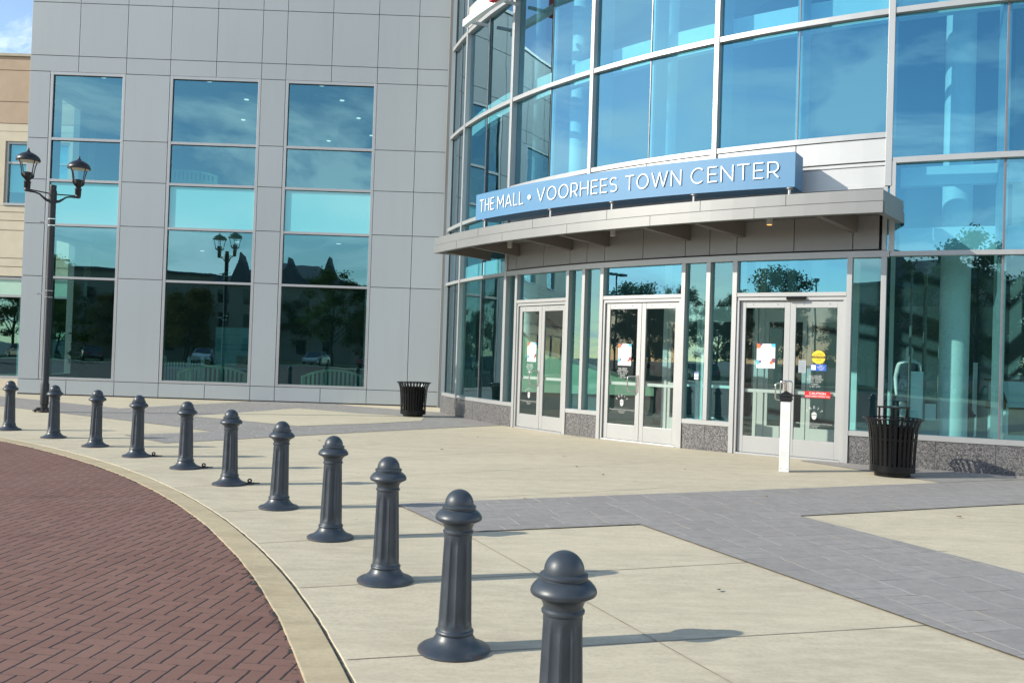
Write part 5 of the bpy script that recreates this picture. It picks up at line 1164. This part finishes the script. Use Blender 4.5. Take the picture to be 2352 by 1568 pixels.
def make_car(paint):
    t = thing('parked_car', '', 'car', (0, 0, 0), 0, 'cars parked round the ring road')
    L_, Wd = 4.5, 1.76
    bd = MB(); sec = [(-2.25, .45, .60, .80), (-2.15, .30, .85, .95), (-1.5, .22, .97, 1.0), (-0.4, .2, .98, 1.0), (0.7, .2, .96, 1.0), (1.6, .22, .86, .98), (2.15, .30, .72, .9), (2.25, .42, .60, .75)]
    vs = []
    for x, zb, zt, k in sec: w = Wd / 2 * k; vs += [(x, -w, zb), (x, w, zb), (x, w * 1.0, (zb + zt) / 2), (x, w * .93, zt), (x, -w * .93, zt), (x, -w, (zb + zt) / 2)]
    fs = [tuple(range(6))[::-1], tuple((len(sec) - 1) * 6 + q for q in range(6))]
    for i in range(len(sec) - 1):
        for q in range(6): fs.append((i * 6 + q, i * 6 + (q + 1) % 6, (i + 1) * 6 + (q + 1) % 6, (i + 1) * 6 + q))
    bd.add(vs, fs); bd.build('body', paint, t, smooth=True)
    cb_ = MB(); sec = [(-1.75, .94, .80), (-1.1, 1.40, .66), (0.15, 1.44, .66), (1.05, .95, .78)]; vs = []
    for x, z, w in sec: vs += [(x, -w, z), (x, w, z)]
    vs += [(-1.75, -.82, .9), (-1.75, .82, .9), (1.05, -.80, .9), (1.05, .80, .9)]
    cb_.add(vs, [(0, 1, 3, 2), (4, 5, 7, 6), (0, 2, 4, 6), (1, 7, 5, 3)]); cb_.build('window', MT['carglass'], t)
    rf2 = MB(); rf2.box(-1.12, 0.17, -.655, .655, 1.40, 1.455); 
    for sy in (-1, 1):
        rf2.tube([(-1.72, sy * .79, .95), (-1.1, sy * .655, 1.41)], .03, 6); rf2.tube([(0.15, sy * .655, 1.43), (1.03, sy * .77, .96)], .03, 6); rf2.tube([(-.45, sy * .80, .95), (-.45, sy * .665, 1.42)], .03, 6)
    rf2.build('roof', paint, t)
    for sx in (-1.38, 1.38):
        for sy in (-1, 1):
            wh = MB(); wh.lathe([(.20, -.11), (.32, -.10), (.33, 0), (.32, .10), (.20, .11)], 22); wh.v = [(sx + a_, sy * .80 + c_, .33 + b_) for a_, b_, c_ in wh.v]; w_ = wh.build('wheel', MT['tyre'], t)
            ri = MB(); ri.lathe([(.02, -.115), (.2, -.112), (.2, .112), (.02, .115)], 16); ri.v = [(sx + a_, sy * .80 + c_, .33 + b_) for a_, b_, c_ in ri.v]; ri.build('rim', MT['alu'], w_)
    for sy in (-.6, .6):
        hl = MB(); hl.box(2.14, 2.24, sy - .2, sy + .2, .58, .68); hl.build('headlight', MT['letter'], t); tl = MB(); tl.box(-2.24, -2.13, sy - .2, sy + .2, .66, .8); tl.build('tail_light', MT['red'], t)
    return t
cars = {}
CN = {'silver': 'silver', 'carwhite': 'white', 'navy': 'navy blue', 'charcoal': 'charcoal', 'maroon': 'maroon'}
for k, (a, r, pt) in enumerate([(172, 31, 'silver'), (181, 31, 'charcoal'), (190, 31, 'carwhite'), (199, 31, 'navy'), (211, 31, 'silver'), (220, 31, 'maroon'), (229, 31, 'carwhite'), (240, 31, 'charcoal'), (250, 31, 'silver'), (258, 31, 'carwhite'), (268, 31, 'navy'), (278, 31, 'silver'), (289, 31, 'maroon')]):
    if pt in cars: o = copy_tree(cars[pt])
    else: o = make_car(MT[pt]); cars[pt] = o
    o.location = (BC.x + r * cos(R_(a)), BC.y + r * sin(R_(a)), -0.09); o.rotation_euler = (0, 0, R_(a + random.choice((0, 180)) + random.uniform(-4, 4)))
    o['label'] = CN[pt] + ' saloon car parked by the ring road lawn, mirrored in the glass'
ap = thing('apartment_house', 'dark gabled apartment house beyond the trees, mirrored in the tall windows', 'building', (-24, -54, 0))
mb = MB(); mb.box(-8, 8, -6, 6, -0.1, 8.6); mb.box(-26, -8, -5, 5, -0.1, 9.6); mb.build('wall', MT['siding'], ap)
mb = MB(); mb.add([(-8.5, -6.5, 8.6), (8.5, -6.5, 8.6), (8.5, 6.5, 8.6), (-8.5, 6.5, 8.6), (-3, 0, 11.6), (3, 0, 11.6)], [(0, 1, 5, 4), (1, 2, 5), (2, 3, 4, 5), (3, 0, 4), (3, 2, 1, 0)])
for gx in (-4.5, 1.0, 5.5): mb.prism([(gx - 1.3, 8.6), (gx + 1.3, 8.6), (gx, 11.9)], 4.4, 6.7, T=lambda a_, b_, c_: (a_, c_, b_))
mb.box(-26.4, -8.01, -5.4, 5.4, 9.6, 9.9); mb.build('roof', MT['roofing'], ap)
for fz in (1.0, 3.8, 6.4):
    for fx in list(range(-25, -9, 3)) + list(range(-7, 8, 3)):
        yy = 5.0 if fx < -8 else 6.0; mb = MB(); mb.box(fx, fx + 1.1, yy, yy + 0.06, fz, fz + 1.5); mb.build('window', MT['carglass'], ap)
for k, (x, y) in enumerate(((-38, -26), (-6, -33), (-52, 8))):
    if k == 0:
        sl_ = thing('parking_light', 'tall parking lot light with twin flat heads, mirrored in the door glass', 'lamp post', (x, y, 0), R_(40), 'parking lot lights')
        mb = MB(); mb.lathe([(.25, -.1), (.25, .7), (.09, .72), (.06, 8.6)], 14); mb.build('pole', MT['lampmetal'], sl_, smooth=True)
        for sx in (-1, 1): mb = MB(); mb.box(sx * .15 - .1, sx * .15 + .1, -.04, .04, 8.45, 8.55); mb.box(sx * .7 - .42, sx * .7 + .42, -.22, .22, 8.42, 8.6); mb.build('lamp_head', MT['lampmetal'], sl_)
    else:
        o = copy_tree(sl_); o.location = (x, y, 0)
